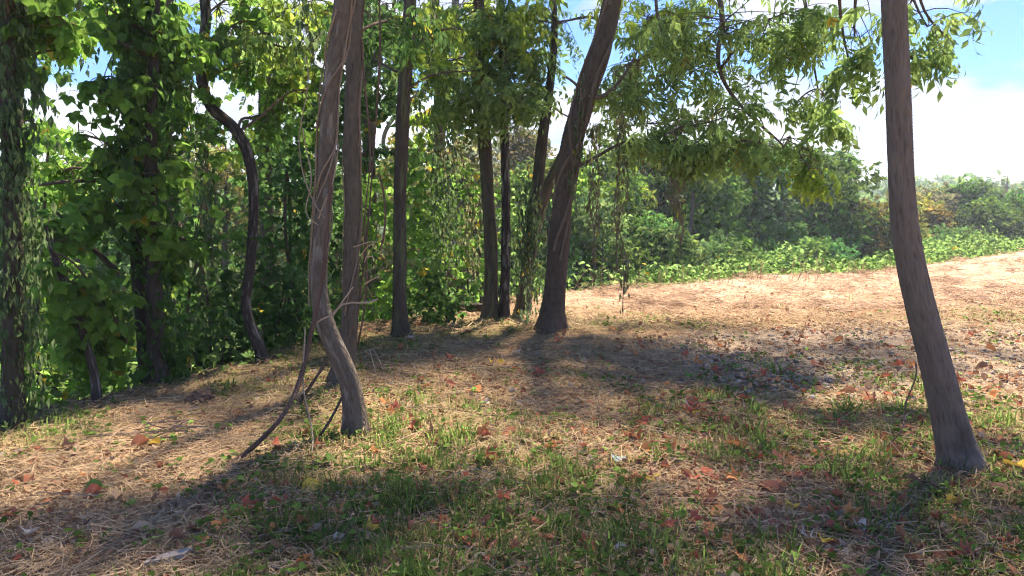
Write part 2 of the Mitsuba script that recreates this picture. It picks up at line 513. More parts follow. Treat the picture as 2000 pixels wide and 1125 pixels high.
def twig_tubes(mb, A, M, B, r0, r1, col=(.11, .085, .065)):
    """Many thin twigs at once: quadratic curves A-M-B, four segments, three sides."""
    t = np.linspace(0, 1, 5)[None, :, None]
    P = A[:, None] * (1 - t) ** 2 + 2 * M[:, None] * t * (1 - t) + B[:, None] * t ** 2
    tan = unit(np.gradient(P, axis=1))
    a = unit(np.cross(tan, np.array([.31, .52, .79])))
    b = np.cross(tan, a)
    th = np.arange(3) * 2 * np.pi / 3
    rr = (np.asarray(r0).reshape(-1, 1) * (1 - t[..., 0]) + np.asarray(r1).reshape(-1, 1) * t[..., 0])[..., None, None]
    v = P[:, :, None] + rr * (np.cos(th)[None, None, :, None] * a[:, :, None] + np.sin(th)[None, None, :, None] * b[:, :, None])
    n = len(A)
    i, j = np.meshgrid(np.arange(4), np.arange(3), indexing='ij')
    q = np.stack([i * 3 + j, i * 3 + (j + 1) % 3, (i + 1) * 3 + (j + 1) % 3, (i + 1) * 3 + j], -1).reshape(-1, 4)
    f = np.vstack([q[:, [0, 1, 2]], q[:, [0, 2, 3]]])
    f = (f[None] + (np.arange(n) * 15)[:, None, None]).reshape(-1, 3)
    mb.add(v.reshape(-1, 3), f, np.asarray(col))


LEAF_PIECES = {}


def leaf_piece(key, temps, kind, p, d, n, s, col_i):
    """One leaf that the photograph lets one pick out: an entry of its own that shares its mesh with the others."""
    t = int(rng.integers(0, len(temps)))
    name = (kind, t, col_i)
    if name not in LEAF_PIECES:
        v, f, j = temps[t]
        cc = colours(kind, 6, np.random.default_rng(3))[col_i]
        LEAF_PIECES[name] = mikit.ply((v, f), 'leaf_material', color=np.clip(cc[None] * (1 + .22 * j)[:, None], 0, 1), uv=np.zeros((len(v), 2)))
    x = unit(np.asarray(d, float))
    y = unit(np.cross(n, x))
    z = np.cross(x, y)
    m = np.eye(4)
    m[:3, 0], m[:3, 1], m[:3, 2], m[:3, 3] = x * s, y * s, z * s, p
    k = f'{key}__leaf'
    i = len([1 for q in scene if q.startswith(k)])
    scene[k if i == 0 else f'{k}_{i:03d}'] = {**LEAF_PIECES[name], 'to_world': T(m.tolist())}


def in_frame(P):
    d = P - EYE
    w = d @ FWD
    x, y = 1000 + FPX * d[:, 0] / w, 562.5 - FPX * (d @ UPV) / w
    return (x > 5) & (x < 1995) & (y > 5) & (y < 1120) & (w > 0), x, y


def crown(key, Q, blobs, temps=COMPOUND, pal='walnut', size=(.21, .34), yellow=.01, droop=.55, pieces=0, twig_r=.006, limb_base=(.12, .09, .07), seed=0):
    """Foliage on a trunk Q (rows x, y, z, r): per blob (centre, radii, number of twigs, leaves per twig) a limb out of the trunk, twigs from the limb,
    leaves along the outer half of each twig."""
    leaves, twigs = MB(), MB()
    cand = []
    scale_limb = .55
    for bi, b in enumerate(blobs):
        C, rad, n, per = np.asarray(b[0], float), np.asarray(b[1], float) * np.ones(3), b[2], b[3]
        rad = rad * (1.22, 1.22, 1.15) if C[2] < 5 else rad
        n = max(6, int(n * ((.72 if b[0][2] > 5.0 else .42) if temps is COMPOUND else .6)))
        opt = b[4] if len(b) > 4 else {}
        bp = opt.get('pal', pal)
        if opt.get('limb', True):
            hz = np.linalg.norm((Q[:, :3] - C) * [1, 1, 1.0], axis=1) + .6 * np.maximum(Q[:, 2] - C[2] + (-.6 if droop < .3 else .2), 0) + 3.0 * (Q[:, 2] < 1.2)
            i0 = int(np.argmin(hz))
            L = np.linalg.norm(Q[i0, :3] - C)
            ra = min(.5 * Q[i0, 3], .008 + .010 * L)
            E = C + unit(C - Q[i0, :3]) * rad * .55
            K = limb(key, Q[i0, :3], ra, E, .008, opt.get('sag', .10), limb_base, seed + bi * 3)
            base_pts = K[len(K) // 3:, :3]
        else:
            base_pts = C[None] + in_ball(12) * rad * .4
        tips = C + in_ball(n * 3) * rad
        fr = 2.0 if C[2] > 5 else 2.0
        tips = tips[np.argsort(-fbm(tips * fr + seed, 3, 5) - .06 * rng.random(n * 3))[:n]] if opt.get('gaps', True) else tips[:n]
        near_i = np.argmin(np.linalg.norm(tips[:, None] - base_pts[None], axis=2) + rng.uniform(0, .5, (n, len(base_pts))), axis=1)
        A = base_pts[near_i]
        M = (A + tips) / 2 + np.array([0, 0, .12]) * np.linalg.norm(tips - A, axis=1)[:, None] + rng.normal(size=(n, 3)) * .06
        twig_tubes(twigs, A, M, tips, np.full(n, twig_r), np.full(n, .002))
        t = rng.uniform(.35, 1.0, (n, per))[..., None]
        t[:, 0] = 1
        P = (A[:, None] * (1 - t) ** 2 + 2 * M[:, None] * t * (1 - t) + tips[:, None] * t ** 2).reshape(-1, 3)
        tw = np.repeat(unit(tips - M), per, 0)
        m = len(P)
        az = rand_dir(m) * [1, 1, .25]
        D = unit(unit(az) + .6 * tw + .35 * unit((P - C) / rad) + np.array([0, 0, -droop]))
        N = unit(np.array([0, 0, 1.0]) + .45 * rng.normal(size=(m, 3)) + .3 * unit(P - C))
        S = rng.uniform(*size, m)
        col = colours(bp, m, yellow=opt.get('yellow', yellow))
        if opt.get('pieces', pieces):
            ok, X, Yp = in_frame(P)
            dist = np.linalg.norm(P - EYE, axis=1)
            order = np.argsort(np.where(ok, dist + .6 * np.abs(rng.normal(size=m)), 1e9))[:min(opt.get('pieces', pieces), int(ok.sum()))]
            keep = np.ones(m, bool)
            for o in order:
                leaf_piece(key, temps, bp, P[o], D[o], N[o], S[o], int(rng.integers(0, 6)))
            keep[order] = False
            P, D, N, S, col = P[keep], D[keep], N[keep], S[keep], col[keep]
        bake(leaves, temps, P, D, N, S, col)
    twigs.put(f'{key}__twigs', 'rough_material', False, kind='stuff')
    leaves.put(f'{key}__crown', 'leaf_material', False, kind='stuff')


def strand_leaves(mb, curves, per_m, pal, size, temps=SINGLE, spread=.05, hang=.9, yellow=0.0, out=None):
    """Leaves along hanging vines; curves: list of (k, 3) polylines."""
    for Pc in curves:
        s = np.r_[0, np.cumsum(np.linalg.norm(np.diff(Pc, axis=0), axis=1))]
        n = max(2, int(s[-1] * per_m))
        q = rng.uniform(0, s[-1], n)
        P = np.stack([np.interp(q, s, Pc[:, k]) for k in range(3)], 1) + rng.normal(size=(n, 3)) * spread
        az = unit(rng.normal(size=(n, 3)) * [1, 1, .2])
        D = unit(az * (1 - hang) + np.array([0, 0, -hang]))
        N = unit(az + .5 * rng.normal(size=(n, 3)) + [0, 0, .25])
        bake(mb, temps, P, D, N, rng.uniform(*size, n), colours(pal, n, yellow=yellow))


def hang_curve(A, B, sway=.05, n=12):
    t = np.linspace(0, 1, n)[:, None]
    ph = rng.uniform(0, 6, 4)
    P = np.asarray(A) * (1 - t) + np.asarray(B) * t
    P[:, 0] += sway * (np.sin(t[:, 0] * 5 + ph[0]) + .5 * np.sin(t[:, 0] * 13 + ph[1])) * np.minimum(1, 3 * t[:, 0])
    P[:, 1] += sway * (np.sin(t[:, 0] * 4 + ph[2]) + .5 * np.sin(t[:, 0] * 11 + ph[3])) * np.minimum(1, 3 * t[:, 0])
    return P


def stems(mb, curves, r=.006, col=(.16, .12, .085), sides=5):
    for Pc in curves:
        Q, s = spline(Pc, step=.06)
        v, f, TH, S, uv = tube(Q, np.full(len(Q), r) * (.75 + .5 * meshkit.noise(np.stack([s * 3, s * 0, s * 0], -1), 3)), sides)
        mb.add(v, f, np.asarray(col) * (.7 + .6 * fbm(np.stack([S * 6, TH, S * 0], -1), 2))[:, None], uv)


def B(px, py, Y, r, n, per=4, **o):
    return (at(px, py, Y), np.asarray(r, float), n, per, o)


def W(x, y, z, r, n, per=4, **o):
    return (np.array([x, y, z], float), np.asarray(r, float), n, per, o)


# --- the bent tree in front
k = thing('bent_tree', 'slim grey tree with a strongly bent foot, thin dry vines tangled up its trunk', 'tree')
BENT = trunk(k, pixel_trunk([(697, 850, 46), (692, 800, 45), (680, 740, 44), (659, 690, 44), (638, 640, 42), (624, 575, 38), (625, 500, 36), (632, 400, 36), (639, 300, 37), (642, 215, 36), (656, 110, 37), (672, 0, 41)], top=9.0), 'smooth',
             (.125, .102, .080), 72, .02, .5, 3)
crown(k, BENT, [W(-1.5, 6.4, 6.6, (1.6, 1.4, .9), 150, 6), W(-.1, 6.8, 7.0, (1.6, 1.5, .9), 160, 6), W(1.2, 7.0, 6.6, (1.5, 1.4, .9), 150, 6)], pieces=0, seed=10)

# --- rough straight trunk behind it
k = thing('rough_barked_tree', 'rough-barked straight tree close behind the bent tree', 'tree')
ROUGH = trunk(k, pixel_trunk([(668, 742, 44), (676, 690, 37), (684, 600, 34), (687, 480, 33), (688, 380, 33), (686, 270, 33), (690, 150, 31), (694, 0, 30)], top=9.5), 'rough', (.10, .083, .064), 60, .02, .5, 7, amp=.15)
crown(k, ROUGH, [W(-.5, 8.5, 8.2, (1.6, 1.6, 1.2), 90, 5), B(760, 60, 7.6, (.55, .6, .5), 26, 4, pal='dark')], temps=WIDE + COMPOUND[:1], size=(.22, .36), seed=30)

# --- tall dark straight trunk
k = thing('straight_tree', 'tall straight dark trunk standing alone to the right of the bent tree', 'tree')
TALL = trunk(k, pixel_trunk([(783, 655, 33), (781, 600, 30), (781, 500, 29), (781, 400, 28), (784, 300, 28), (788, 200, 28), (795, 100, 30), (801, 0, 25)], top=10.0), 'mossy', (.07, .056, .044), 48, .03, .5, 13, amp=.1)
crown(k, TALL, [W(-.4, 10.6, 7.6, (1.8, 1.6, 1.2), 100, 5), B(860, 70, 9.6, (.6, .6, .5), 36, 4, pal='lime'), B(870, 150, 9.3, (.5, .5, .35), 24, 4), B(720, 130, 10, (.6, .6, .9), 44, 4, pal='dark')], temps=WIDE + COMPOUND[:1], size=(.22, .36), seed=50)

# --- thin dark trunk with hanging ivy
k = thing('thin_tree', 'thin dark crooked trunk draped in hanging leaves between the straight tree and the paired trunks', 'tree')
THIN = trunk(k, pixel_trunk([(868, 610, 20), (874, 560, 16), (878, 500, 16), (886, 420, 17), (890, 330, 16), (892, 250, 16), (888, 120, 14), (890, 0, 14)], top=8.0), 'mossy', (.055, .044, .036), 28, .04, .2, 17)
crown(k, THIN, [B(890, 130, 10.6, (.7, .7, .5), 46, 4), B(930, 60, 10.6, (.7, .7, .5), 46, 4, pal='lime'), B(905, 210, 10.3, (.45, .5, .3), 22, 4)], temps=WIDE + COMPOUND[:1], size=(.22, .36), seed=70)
mb, cv = MB(), []
for a in range(13):
    p = at(890 + rng.normal() * 26, rng.uniform(250, 400), 10.5 + rng.uniform(-.4, .4))
    cv.append(hang_curve(p, p - [0, 0, rng.uniform(.6, 1.7)], .04))
strand_leaves(mb, cv, 30, 'hang', (.04, .11), hang=.65, yellow=.015)
mb.put(f'{k}__hanging_leaves', 'leaf_material', False, kind='stuff')

# --- the two trunks side by side
k = thing('dark_tree', 'thick dark trunk with a flared foot, first of the paired trunks', 'tree')
DARK = trunk(k, pixel_trunk([(957, 622, 35), (958, 580, 31), (959, 500, 29), (954, 400, 28), (948, 300, 28), (944, 240, 26), (938, 120, 24), (935, 0, 22)], top=9.0), 'mossy', (.075, .06, .046), 48, .03, .45, 19, amp=.1)
crown(k, DARK, [B(930, 215, 10, (.55, .6, .35), 40, 4), B(985, 130, 10.3, (.7, .7, .5), 60, 4), B(930, 30, 10.4, (.7, .7, .5), 50, 4), B(1040, 60, 10.5, (.7, .8, .5), 60, 4, pal='lime'), W(-.2, 11.6, 6.8, (2, 1.7, 1.2), 100, 5), W(.6, 12.4, 8, (2, 1.8, 1.2), 100, 5)], temps=WIDE + COMPOUND[:1], size=(.22, .36), seed=90, pieces=14)

k = thing('slender_tree', 'slender near-black trunk right beside the thick dark trunk', 'tree')
SLEN = trunk(k, pixel_trunk([(984, 624, 24), (986, 560, 22), (988, 480, 21), (988, 380, 19), (985, 260, 19), (982, 120, 18), (977, 0, 17)], top=9.0), 'smooth', (.045, .037, .034), 36, .03, .35, 23)
crown(k, SLEN, [B(1000, 215, 10.2, (.5, .6, .3), 30, 4), B(1020, 175, 10.5, (.5, .5, .3), 30, 4), W(1.2, 11.2, 6.6, (1.8, 1.6, 1.1), 90, 5), W(2.4, 13.0, 7.6, (2.0, 1.8, 1.2), 100, 5)], temps=WIDE + COMPOUND[:1], size=(.22, .36), seed=110, pieces=14)

# --- forked trunk leaning to the right
k = thing('forked_tree', 'forked trunk leaning towards the big leaning tree, ivy on its foot', 'tree')
FORK = trunk(k, pixel_trunk([(1022, 612, 32), (1026, 560, 30), (1034, 500, 29), (1050, 430, 26), (1068, 370, 24), (1094, 312, 20), (1118, 265, 17), (1150, 190, 13)], drift=1.2), 'mossy', (.085, .068, .052), 40, .03, .35, 29)
F2 = at(1038, 470, FORK[len(FORK) // 3, 1] + .1)
trunk(k, np.array([[*at(1034, 500, 10.15), .07], [*at(1042, 430, 10.2), .085], [*at(1052, 340, 10.25), .075], [*at(1062, 250, 10.3), .07], [*at(1075, 160, 10.35), .056], [*at(1082, 80, 10.4), .045], [*at(1078, -40, 10.5), .03]]), 'mossy', (.055, .046, .038), 32, .04, 0, 31, 'limb')
crown(k, FORK, [B(1060, 130, 10.6, (.4, .5, .3), 24, 4), W(2.2, 11.6, 5.8, (1.4, 1.3, .8), 60, 5)], seed=130)
mb, cv = MB(), []
for a in range(26):
    p = at(1036 + rng.normal() * 20, rng.uniform(330, 470), 10.1 + rng.uniform(-.35, .1))
    cv.append(hang_curve(p, p - [0, 0, rng.uniform(.5, 1.2)], .04))
strand_leaves(mb, cv, 40, 'hang', (.05, .10), yellow=.03)
mb.put(f'{k}__hanging_leaves', 'leaf_material', False, kind='stuff')

# --- the big leaning tree
k = thing('leaning_tree', 'big trunk leaning right over the field edge with long drooping leafy branches', 'tree')
LEAN = trunk(k, pixel_trunk([(1077, 645, 51), (1081, 590, 47), (1087, 530, 45), (1093, 460, 44), (1098, 400, 43), (1106, 330, 42), (1122, 250, 41), (1145, 178, 40), (1167, 107, 38), (1196, 0, 37)], top=9.5), 'rough', (.088, .066, .050), 72, .022, .6, 37, amp=.10)
LEANQ = [LEAN]
for pts, r in (([(1192, 10), (1225, -60), (1270, -40), (1284, 30), (1300, 80), (1312, 130)], .035), ([(1205, -40), (1290, -90), (1380, -50), (1410, 40), (1403, 125), (1425, 178), (1475, 235), (1530, 285), (1565, 335)], .045),
               ([(1205, -60), (1330, -120), (1480, -90), (1560, -30), (1578, 50), (1590, 130), (1600, 190)], .04), ([(1162, 190), (1180, 186), (1200, 170), (1235, 120), (1262, 60)], .035), ([(1150, 190), (1132, 175), (1112, 155), (1098, 150)], .014), ([(1135, 250), (1118, 232), (1098, 222), (1084, 212)], .012)):
    Pq = np.array([at(a, b, LEAN[len(LEAN) // 2, 1] - (.10 + .85 * q / (len(pts) - 1) if r > .036 else .12)) for q, (a, b) in enumerate(pts)])
    Qb, _ = spline(np.column_stack([Pq, np.linspace(r, .007, len(pts))]), step=.06)
    v, f, TH, S, uv = tube(Qb[:, :3], Qb[:, 3], 10, lambda R, TH, S: R * .3 * (fbm(np.stack([np.cos(TH) * 2, np.sin(TH) * 2, S * 5], -1), 2, 3) - .5))
    LEANQ.append(Qb)
    q = f'{k}__branch' + (f'_{len([1 for z in scene if z.startswith(k + "__branch")]):03d}' if f'{k}__branch' in scene else '')
    MB().add(v, f, bark_colour('rough', Qb[:, 3], TH, S, 5, (.13, .10, .08)), uv).put(q, 'bark_material', True)
crown(k, np.vstack(LEANQ), [B(1270, 50, 10.4, (.85, .8, .55), 100, 5, pal='lime', pieces=8), B(1240, 140, 10.3, (.7, .7, .45), 70, 5, pieces=10), B(1340, 140, 9.4, (.75, .7, .5), 64, 5, pieces=10), B(1270, 235, 9.6, (.55, .5, .32), 44, 5, pieces=12, sag=-.05),
                B(1420, 70, 8.6, (.8, .8, .5), 90, 5, pieces=10), B(1350, 265, 8.4, (.55, .5, .26), 46, 5, pieces=14, sag=.12), B(1420, 230, 8.4, (.4, .5, .30), 30, 5, pieces=12, sag=.14), B(1500, 60, 8.2, (.4, .5, .4), 34, 5, pieces=10, sag=.12),
                B(1545, 130, 8.1, (.22, .3, .34), 30, 4, pieces=10, sag=.18), B(1590, 195, 8.0, (.24, .3, .24), 30, 4, pieces=14, sag=.18), B(1635, 245, 7.9, (.10, .15, .08), 8, 4, pieces=8, sag=.18), B(1455, 278, 8.1, (.36, .35, .16), 34, 4, pieces=14, sag=.12), B(1290, 284, 8.8, (.45, .4, .16), 40, 5, pieces=8), B(1385, 292, 8.4, (.4, .35, .15), 34, 5, pieces=8), B(1560, 40, 8.1, (.3, .3, .3), 34, 4, pieces=6), B(1530, 300, 7.9, (.34, .35, .16), 24, 4, pieces=14, sag=.16),
                B(1580, 330, 7.7, (.26, .28, .15), 20, 4, pieces=10, sag=.2, pal='lime'), B(1215, 200, 10.2, (.4, .5, .3), 24, 4, pieces=6), B(1090, 60, 10.6, (.4, .5, .4), 26, 4),
                W(3.0, 10.0, 5.9, (1.9, 1.7, .9), 150, 5), W(4.6, 11.0, 6.4, (1.9, 1.9, 1.0), 130, 5), W(2.2, 10.6, 7.6, (2.0, 2.0, 1.2), 140, 5), W(5.8, 12.4, 7.4, (2.0, 2.0, 1.1), 120, 5), W(4.0, 13.0, 7.8, (2.0, 2.0, 1.2), 120, 5)], seed=150)

# --- the tree at the right
k = thing('curved_tree', 'smooth-barked curved trunk standing in straw at the open side of the clearing', 'tree')
CURV = trunk(k, pixel_trunk([(1878, 915, 74), (1862, 850, 70), (1842, 770, 67), (1822, 690, 66), (1803, 620, 64), (1786, 550, 61), (1773, 480, 58), (1764, 410, 55), (1760, 340, 52), (1757, 250, 51), (1752, 130, 50), (1746, 0, 50)], top=9.0), 'rough', (.135, .112, .095), 96, .018, .45, 41, amp=.045, patch=(at(1890, 858, ground_at(1878, 915)[1] - .12), np.array([.09, .12, .15])))
crown(k, CURV, [B(1685, 70, 7.0, (.30, .5, .28), 26, 4, pieces=10, sag=.3), B(1682, 145, 6.9, (.2, .4, .15), 16, 4, pieces=10, sag=.4), B(1820, 40, 7.0, (.32, .5, .22), 30, 4, pieces=10, sag=.3), B(1860, 70, 7.0, (.2, .3, .15), 14, 4, pieces=8, sag=.35), B(1790, 110, 7.1, (.16, .3, .14), 10, 4, pieces=6, sag=.4),
                W(2.6, 6.4, 6.2, (1.6, 1.4, .9), 150, 6), W(4.4, 7.2, 6.4, (1.5, 1.4, .9), 110, 6), W(3.4, 8.8, 7.6, (1.9, 1.7, 1.0), 150, 6)], seed=170)

# --- the dark thicket on the left
k = thing('ivy_column', 'dead trunk wholly hung with narrow grey-green vine leaves at the edge of the clearing', 'tree')
g0 = ground_at(28, 832)
PIL = trunk(k, pixel_trunk([(28, 835, 46), (26, 600, 40), (22, 300, 36), (15, 0, 30)], top=7.5), 'vine', (.05, .045, .035), 28, .05, .2, 43)
mb, cv = MB(), []
for a in range(105):
    q = PIL[rng.integers(len(PIL) // 12, len(PIL) - 1), :3]
    an, rr = rng.uniform(-math.pi * 1.3, math.pi * .3), rng.uniform(.05, .26) * (.4 + .6 * rng.random())
    p = q + [rr * math.cos(an), rr * math.sin(an), 0]
    e = p - [0, 0, rng.uniform(.5, 1.3)]
    e[2] = max(e[2], ground_z(e[0], e[1]) + .02)
    cv.append(hang_curve(p, e, .03, 8))
strand_leaves(mb, cv, 50, 'hang', (.035, .095), spread=.045, hang=.75)
mb.put(f'{k}__hanging_leaves', 'leaf_material', False, kind='stuff')
crown(k, PIL, [B(40, 60, 5.4, (.45, .5, .35), 34, 5), B(75, 100, 5.6, (.2, .3, .12), 12, 4), B(10, 20, 5.3, (.5, .6, .4), 34, 5)], TRI, 'kudzu', (.09, .15), droop=.8, seed=190, pieces=10)

k = thing('vine_clad_tree', 'double-stemmed trunk buried in dark climbing leaves in the shaded thicket', 'tree')
VINE = trunk(k, pixel_trunk([(308, 748, 44), (304, 640, 36), (298, 500, 32), (294, 380, 28), (296, 260, 24), (300, 120, 22), (303, 0, 20)], top=9.0), 'vine', (.05, .042, .036), 32, .05, .3, 47)
trunk(k, np.array([[*at(290, 742, VINE[0, 1] + .2), .07], [*at(272, 560, VINE[0, 1] + .2), .06], [*at(262, 380, VINE[0, 1] + .2), .05], [*at(268, 180, VINE[0, 1] + .2), .045], [*at(262, -60, VINE[0, 1] + .2), .035]]), 'vine', (.05, .042, .036), 24, .06, .1, 49, 'limb')
mb, cv = MB(), []
for a in range(95):
    q = VINE[rng.integers(len(VINE) // 12, len(VINE) * 3 // 4), :3]
    an, rr = rng.uniform(0, 2 * math.pi), rng.uniform(.08, .30)
    p = q + [rr * math.cos(an) - .06, rr * math.sin(an), 0]
    e = p - [0, 0, rng.uniform(.5, 1.4)]
    cv.append(hang_curve(p, e, .03, 8))
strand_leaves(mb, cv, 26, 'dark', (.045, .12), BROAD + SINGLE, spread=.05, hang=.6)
mb.put(f'{k}__hanging_leaves', 'leaf_material', False, kind='stuff')
limb(k, at(240, 545, 7.0), .03, at(110, 415, 6.8), .012, -.04, (.09, .075, .06), 5)
limb(k, at(290, 240, 7.1), .025, at(150, 440, 6.9), .008, .05, (.09, .075, .06), 6)
limb(k, at(300, 362, 7.0), .025, at(75, 362, 6.7), .012, .01, (.09, .075, .06), 7)
YV = VINE[0, 1]
crown(k, VINE, [B(235, 40, YV, (.45, .6, .3), 50, 5), B(150, 60, YV - .3, (.25, .3, .12), 18, 4), B(262, 130, YV, (.28, .5, .4), 40, 5), B(300, 70, YV + .3, (.5, .6, .5), 70, 5), B(255, 190, YV, (.34, .5, .4), 44, 5), B(340, 180, YV + .4, (.45, .6, .5), 56, 5),
                B(210, 290, YV - .1, (.36, .4, .34), 44, 5), B(330, 330, YV + .2, (.4, .5, .5), 52, 5), B(180, 345, YV, (.4, .4, .22), 36, 5), B(250, 430, YV, (.42, .45, .5), 52, 5), B(340, 480, YV + .3, (.35, .45, .5), 44, 5),], TRI, 'kudzu', (.07, .17), droop=.85, seed=210, pieces=9)

k = thing('crooked_tree', 'dark crooked trunk zigzagging up out of the shaded thicket', 'tree')
CROO = trunk(k, pixel_trunk([(514, 705, 24), (500, 660, 24), (482, 610, 22), (486, 540, 22), (494, 450, 21), (492, 340, 23), (478, 285, 24), (452, 245, 24), (415, 212, 23), (398, 175, 22), (392, 110, 22), (402, 40, 22), (400, 0, 22)], top=8.5), 'smooth', (.045, .038, .035), 36, .03, .25, 53)
YC = CROO[0, 1]
crown(k, CROO, [B(480, 60, YC + .2, (.55, .7, .45), 70, 5, pal='walnut'), B(545, 100, YC + .4, (.45, .6, .4), 56, 5, pal='lime'), B(450, 140, YC + .3, (.4, .6, .4), 46, 5), B(565, 200, YC + .3, (.4, .6, .45), 52, 5), B(510, 235, YC + .6, (.3, .5, .3), 30, 5), B(430, 10, YC, (.5, .7, .4), 46, 5),], TRI + COMPOUND, 'kudzu', (.09, .17), droop=.6, seed=230, pieces=9)

k = thing('thicket_sapling', 'thin dark sapling leaning at the lit lower edge of the thicket', 'tree')
SAP = trunk(k, pixel_trunk([(190, 785, 20), (182, 720, 18), (168, 670, 17), (150, 610, 14), (120, 540, 11), (90, 440, 8)]), 'smooth', (.05, .04, .036), 24, .04, .2, 59)
crown(k, SAP, [B(130, 560, 6.2, (.4, .45, .34), 44, 5), B(110, 640, 6.3, (.36, .4, .3), 36, 5), B(215, 640, 6.4, (.34, .4, .3), 36, 5), B(90, 470, 6.3, (.34, .4, .25), 30, 5)], TRI, 'kudzu', (.11, .18), droop=.7, seed=250, pieces=8)


# --- tall trees standing behind the thicket, up out of the frame
for lab, px, Y, blobs, pal in (
        ('tall leafy tree rising behind the ivy column at the frame edge', 40, 9.5, [(60, 40, .9), (20, 160, .7), (110, 10, .7), (50, 250, .6)], 'kudzu'),
        ('tall leafy tree filling the top behind the double-stemmed trunk', 330, 11.5, [(330, 60, 1.0), (290, 190, .8), (370, 240, .7), (350, 350, .7), (240, 60, .7)], 'kudzu'),
        ('tall leafy tree filling the top behind the crooked trunk', 520, 12.0, [(500, 40, 1.0), (560, 130, .9), (520, 280, .8), (590, 230, .7), (590, 20, .8)], 'lime'),
        ('tall dark tree behind the rough-barked tree', 715, 12.5, [(710, 80, .9), (740, 190, .8), (690, 290, .7), (740, 20, .7), (660, 60, .7)], 'dark'),
        ('tall pale-leaved tree between the straight trunk and the thin crooked trunk', 850, 13.5, [(840, 60, .8), (890, 150, .7), (830, 250, .6), (900, 40, .8)], 'lime')):
    k = thing('tall_tree', lab, 'tree')
    f0 = at(px, 500, Y)
    f0[2] = ground_z(f0[0], f0[1]) - .1
    TQ = trunk(k, np.array([[*f0, .13], [*at(px + rng.uniform(-12, 12), 420, Y), .11], [*at(px + rng.uniform(-12, 12), 220, Y), .09], [*at(px, 0, Y), .075], [*at(px + 5, -200, Y), .05], [*at(px, -330, Y), .02]]), 'mossy', (.10, .08, .065), 20, .06, .3, 7)
    crown(k, TQ, [B(x, y, Y + rng.uniform(-.6, .6), (r * .8, r * .8, r * .6), int(62 * r), 6, limb=True) for x, y, r in blobs], COMPOUND + TRI, pal, (.12, .22), droop=.6, seed=300 + px)


# --- vine-smothered shrubs filling the thicket
def shrub(name, label, cat, blobs, pal, temps, size, droop=.7, nstem=4, group=None, pieces=0, yellow=.01, leaf_mat='leaf_material'):
    k = thing(name, label, cat, group)
    lv, st = MB(), MB()
    cs = np.array([b[0] for b in blobs])
    foot = cs.mean(0)
    foot[2] = ground_z(foot[0], foot[1])
    for a in range(nstem):
        c = cs[rng.integers(len(cs))]
        p0 = foot + [rng.uniform(-.3, .3), rng.uniform(-.3, .3), -.1]
        P = np.array([p0, (p0 * .6 + c * .4) + rng.normal(size=3) * .12, c])
        stems(st, [P], .016, (.10, .08, .06), 6)
    st.put(f'{k}__stems', 'bark_material', True, kind='stuff')
    for C, rad, n, per, o in blobs:
        rad = rad * np.ones(3)
        n = int(n * (.68 if pal == 'dark' else .48))
        m = n * per
        cl = C + unit(rng.normal(size=(n, 3))) * rad * (rng.uniform(.45, 1.05, (n, 1)))
        P = (cl[:, None] + rng.normal(size=(n, per, 3)) * np.minimum(rad, .5) * .22).reshape(-1, 3)
        P[:, 2] = np.maximum(P[:, 2], ground_z(P[:, 0], P[:, 1]) + .04)
        outw = unit((P - C) / rad)
        D = unit(outw * [1, 1, .2] + .7 * rand_dir(m) + [0, 0, -droop])
        N = unit(np.array([0, 0, 1.0]) + .6 * outw + .4 * rng.normal(size=(m, 3)))
        S, col = rng.uniform(*size, m), colours(o.get('pal', pal), m, yellow=yellow)
        if pieces:
            ok, _, _ = in_frame(P)
            order = np.argsort(np.where(ok, np.linalg.norm(P - EYE, axis=1), 1e9))[:min(pieces, int(ok.sum()))]
            for q in order:
                leaf_piece(k, temps, o.get('pal', pal), P[q], D[q], N[q], S[q], int(rng.integers(0, 6)))
            keep = np.ones(m, bool)
            keep[order] = False
            P, D, N, S, col = P[keep], D[keep], N[keep], S[keep], col[keep]
        bake(lv, temps, P, D, N, S, col)
    lv.put(f'{k}__foliage', leaf_mat, False, kind='stuff')
    return k


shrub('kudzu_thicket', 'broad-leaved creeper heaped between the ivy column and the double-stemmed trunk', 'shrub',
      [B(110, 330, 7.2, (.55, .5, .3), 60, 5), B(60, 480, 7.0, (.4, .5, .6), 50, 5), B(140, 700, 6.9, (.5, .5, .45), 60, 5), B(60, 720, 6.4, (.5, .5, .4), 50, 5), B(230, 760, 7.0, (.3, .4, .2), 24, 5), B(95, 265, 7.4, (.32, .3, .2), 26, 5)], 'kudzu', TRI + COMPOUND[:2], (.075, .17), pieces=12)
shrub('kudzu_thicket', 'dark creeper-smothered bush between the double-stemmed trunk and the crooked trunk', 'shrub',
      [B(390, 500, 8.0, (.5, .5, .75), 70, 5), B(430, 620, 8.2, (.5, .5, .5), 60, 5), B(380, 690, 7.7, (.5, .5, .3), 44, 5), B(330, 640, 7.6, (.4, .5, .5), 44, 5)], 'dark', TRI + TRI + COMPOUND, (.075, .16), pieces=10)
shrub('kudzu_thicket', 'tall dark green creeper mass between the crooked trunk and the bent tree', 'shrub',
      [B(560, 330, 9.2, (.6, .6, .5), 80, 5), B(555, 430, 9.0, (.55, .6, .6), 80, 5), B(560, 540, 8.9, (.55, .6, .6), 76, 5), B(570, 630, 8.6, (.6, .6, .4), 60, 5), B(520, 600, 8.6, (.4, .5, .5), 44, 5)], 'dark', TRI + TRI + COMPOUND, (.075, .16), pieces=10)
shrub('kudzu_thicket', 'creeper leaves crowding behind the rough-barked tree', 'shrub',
      [B(640, 500, 9.6, (.4, .5, .9), 70, 5), B(720, 420, 10.5, (.4, .5, .7), 60, 5, pal='kudzu'), B(730, 560, 10.3, (.45, .5, .5), 54, 5, pal='kudzu'), B(655, 200, 9.5, (.5, .5, .6), 60, 5)], 'dark', TRI, (.11, .17), pieces=4)
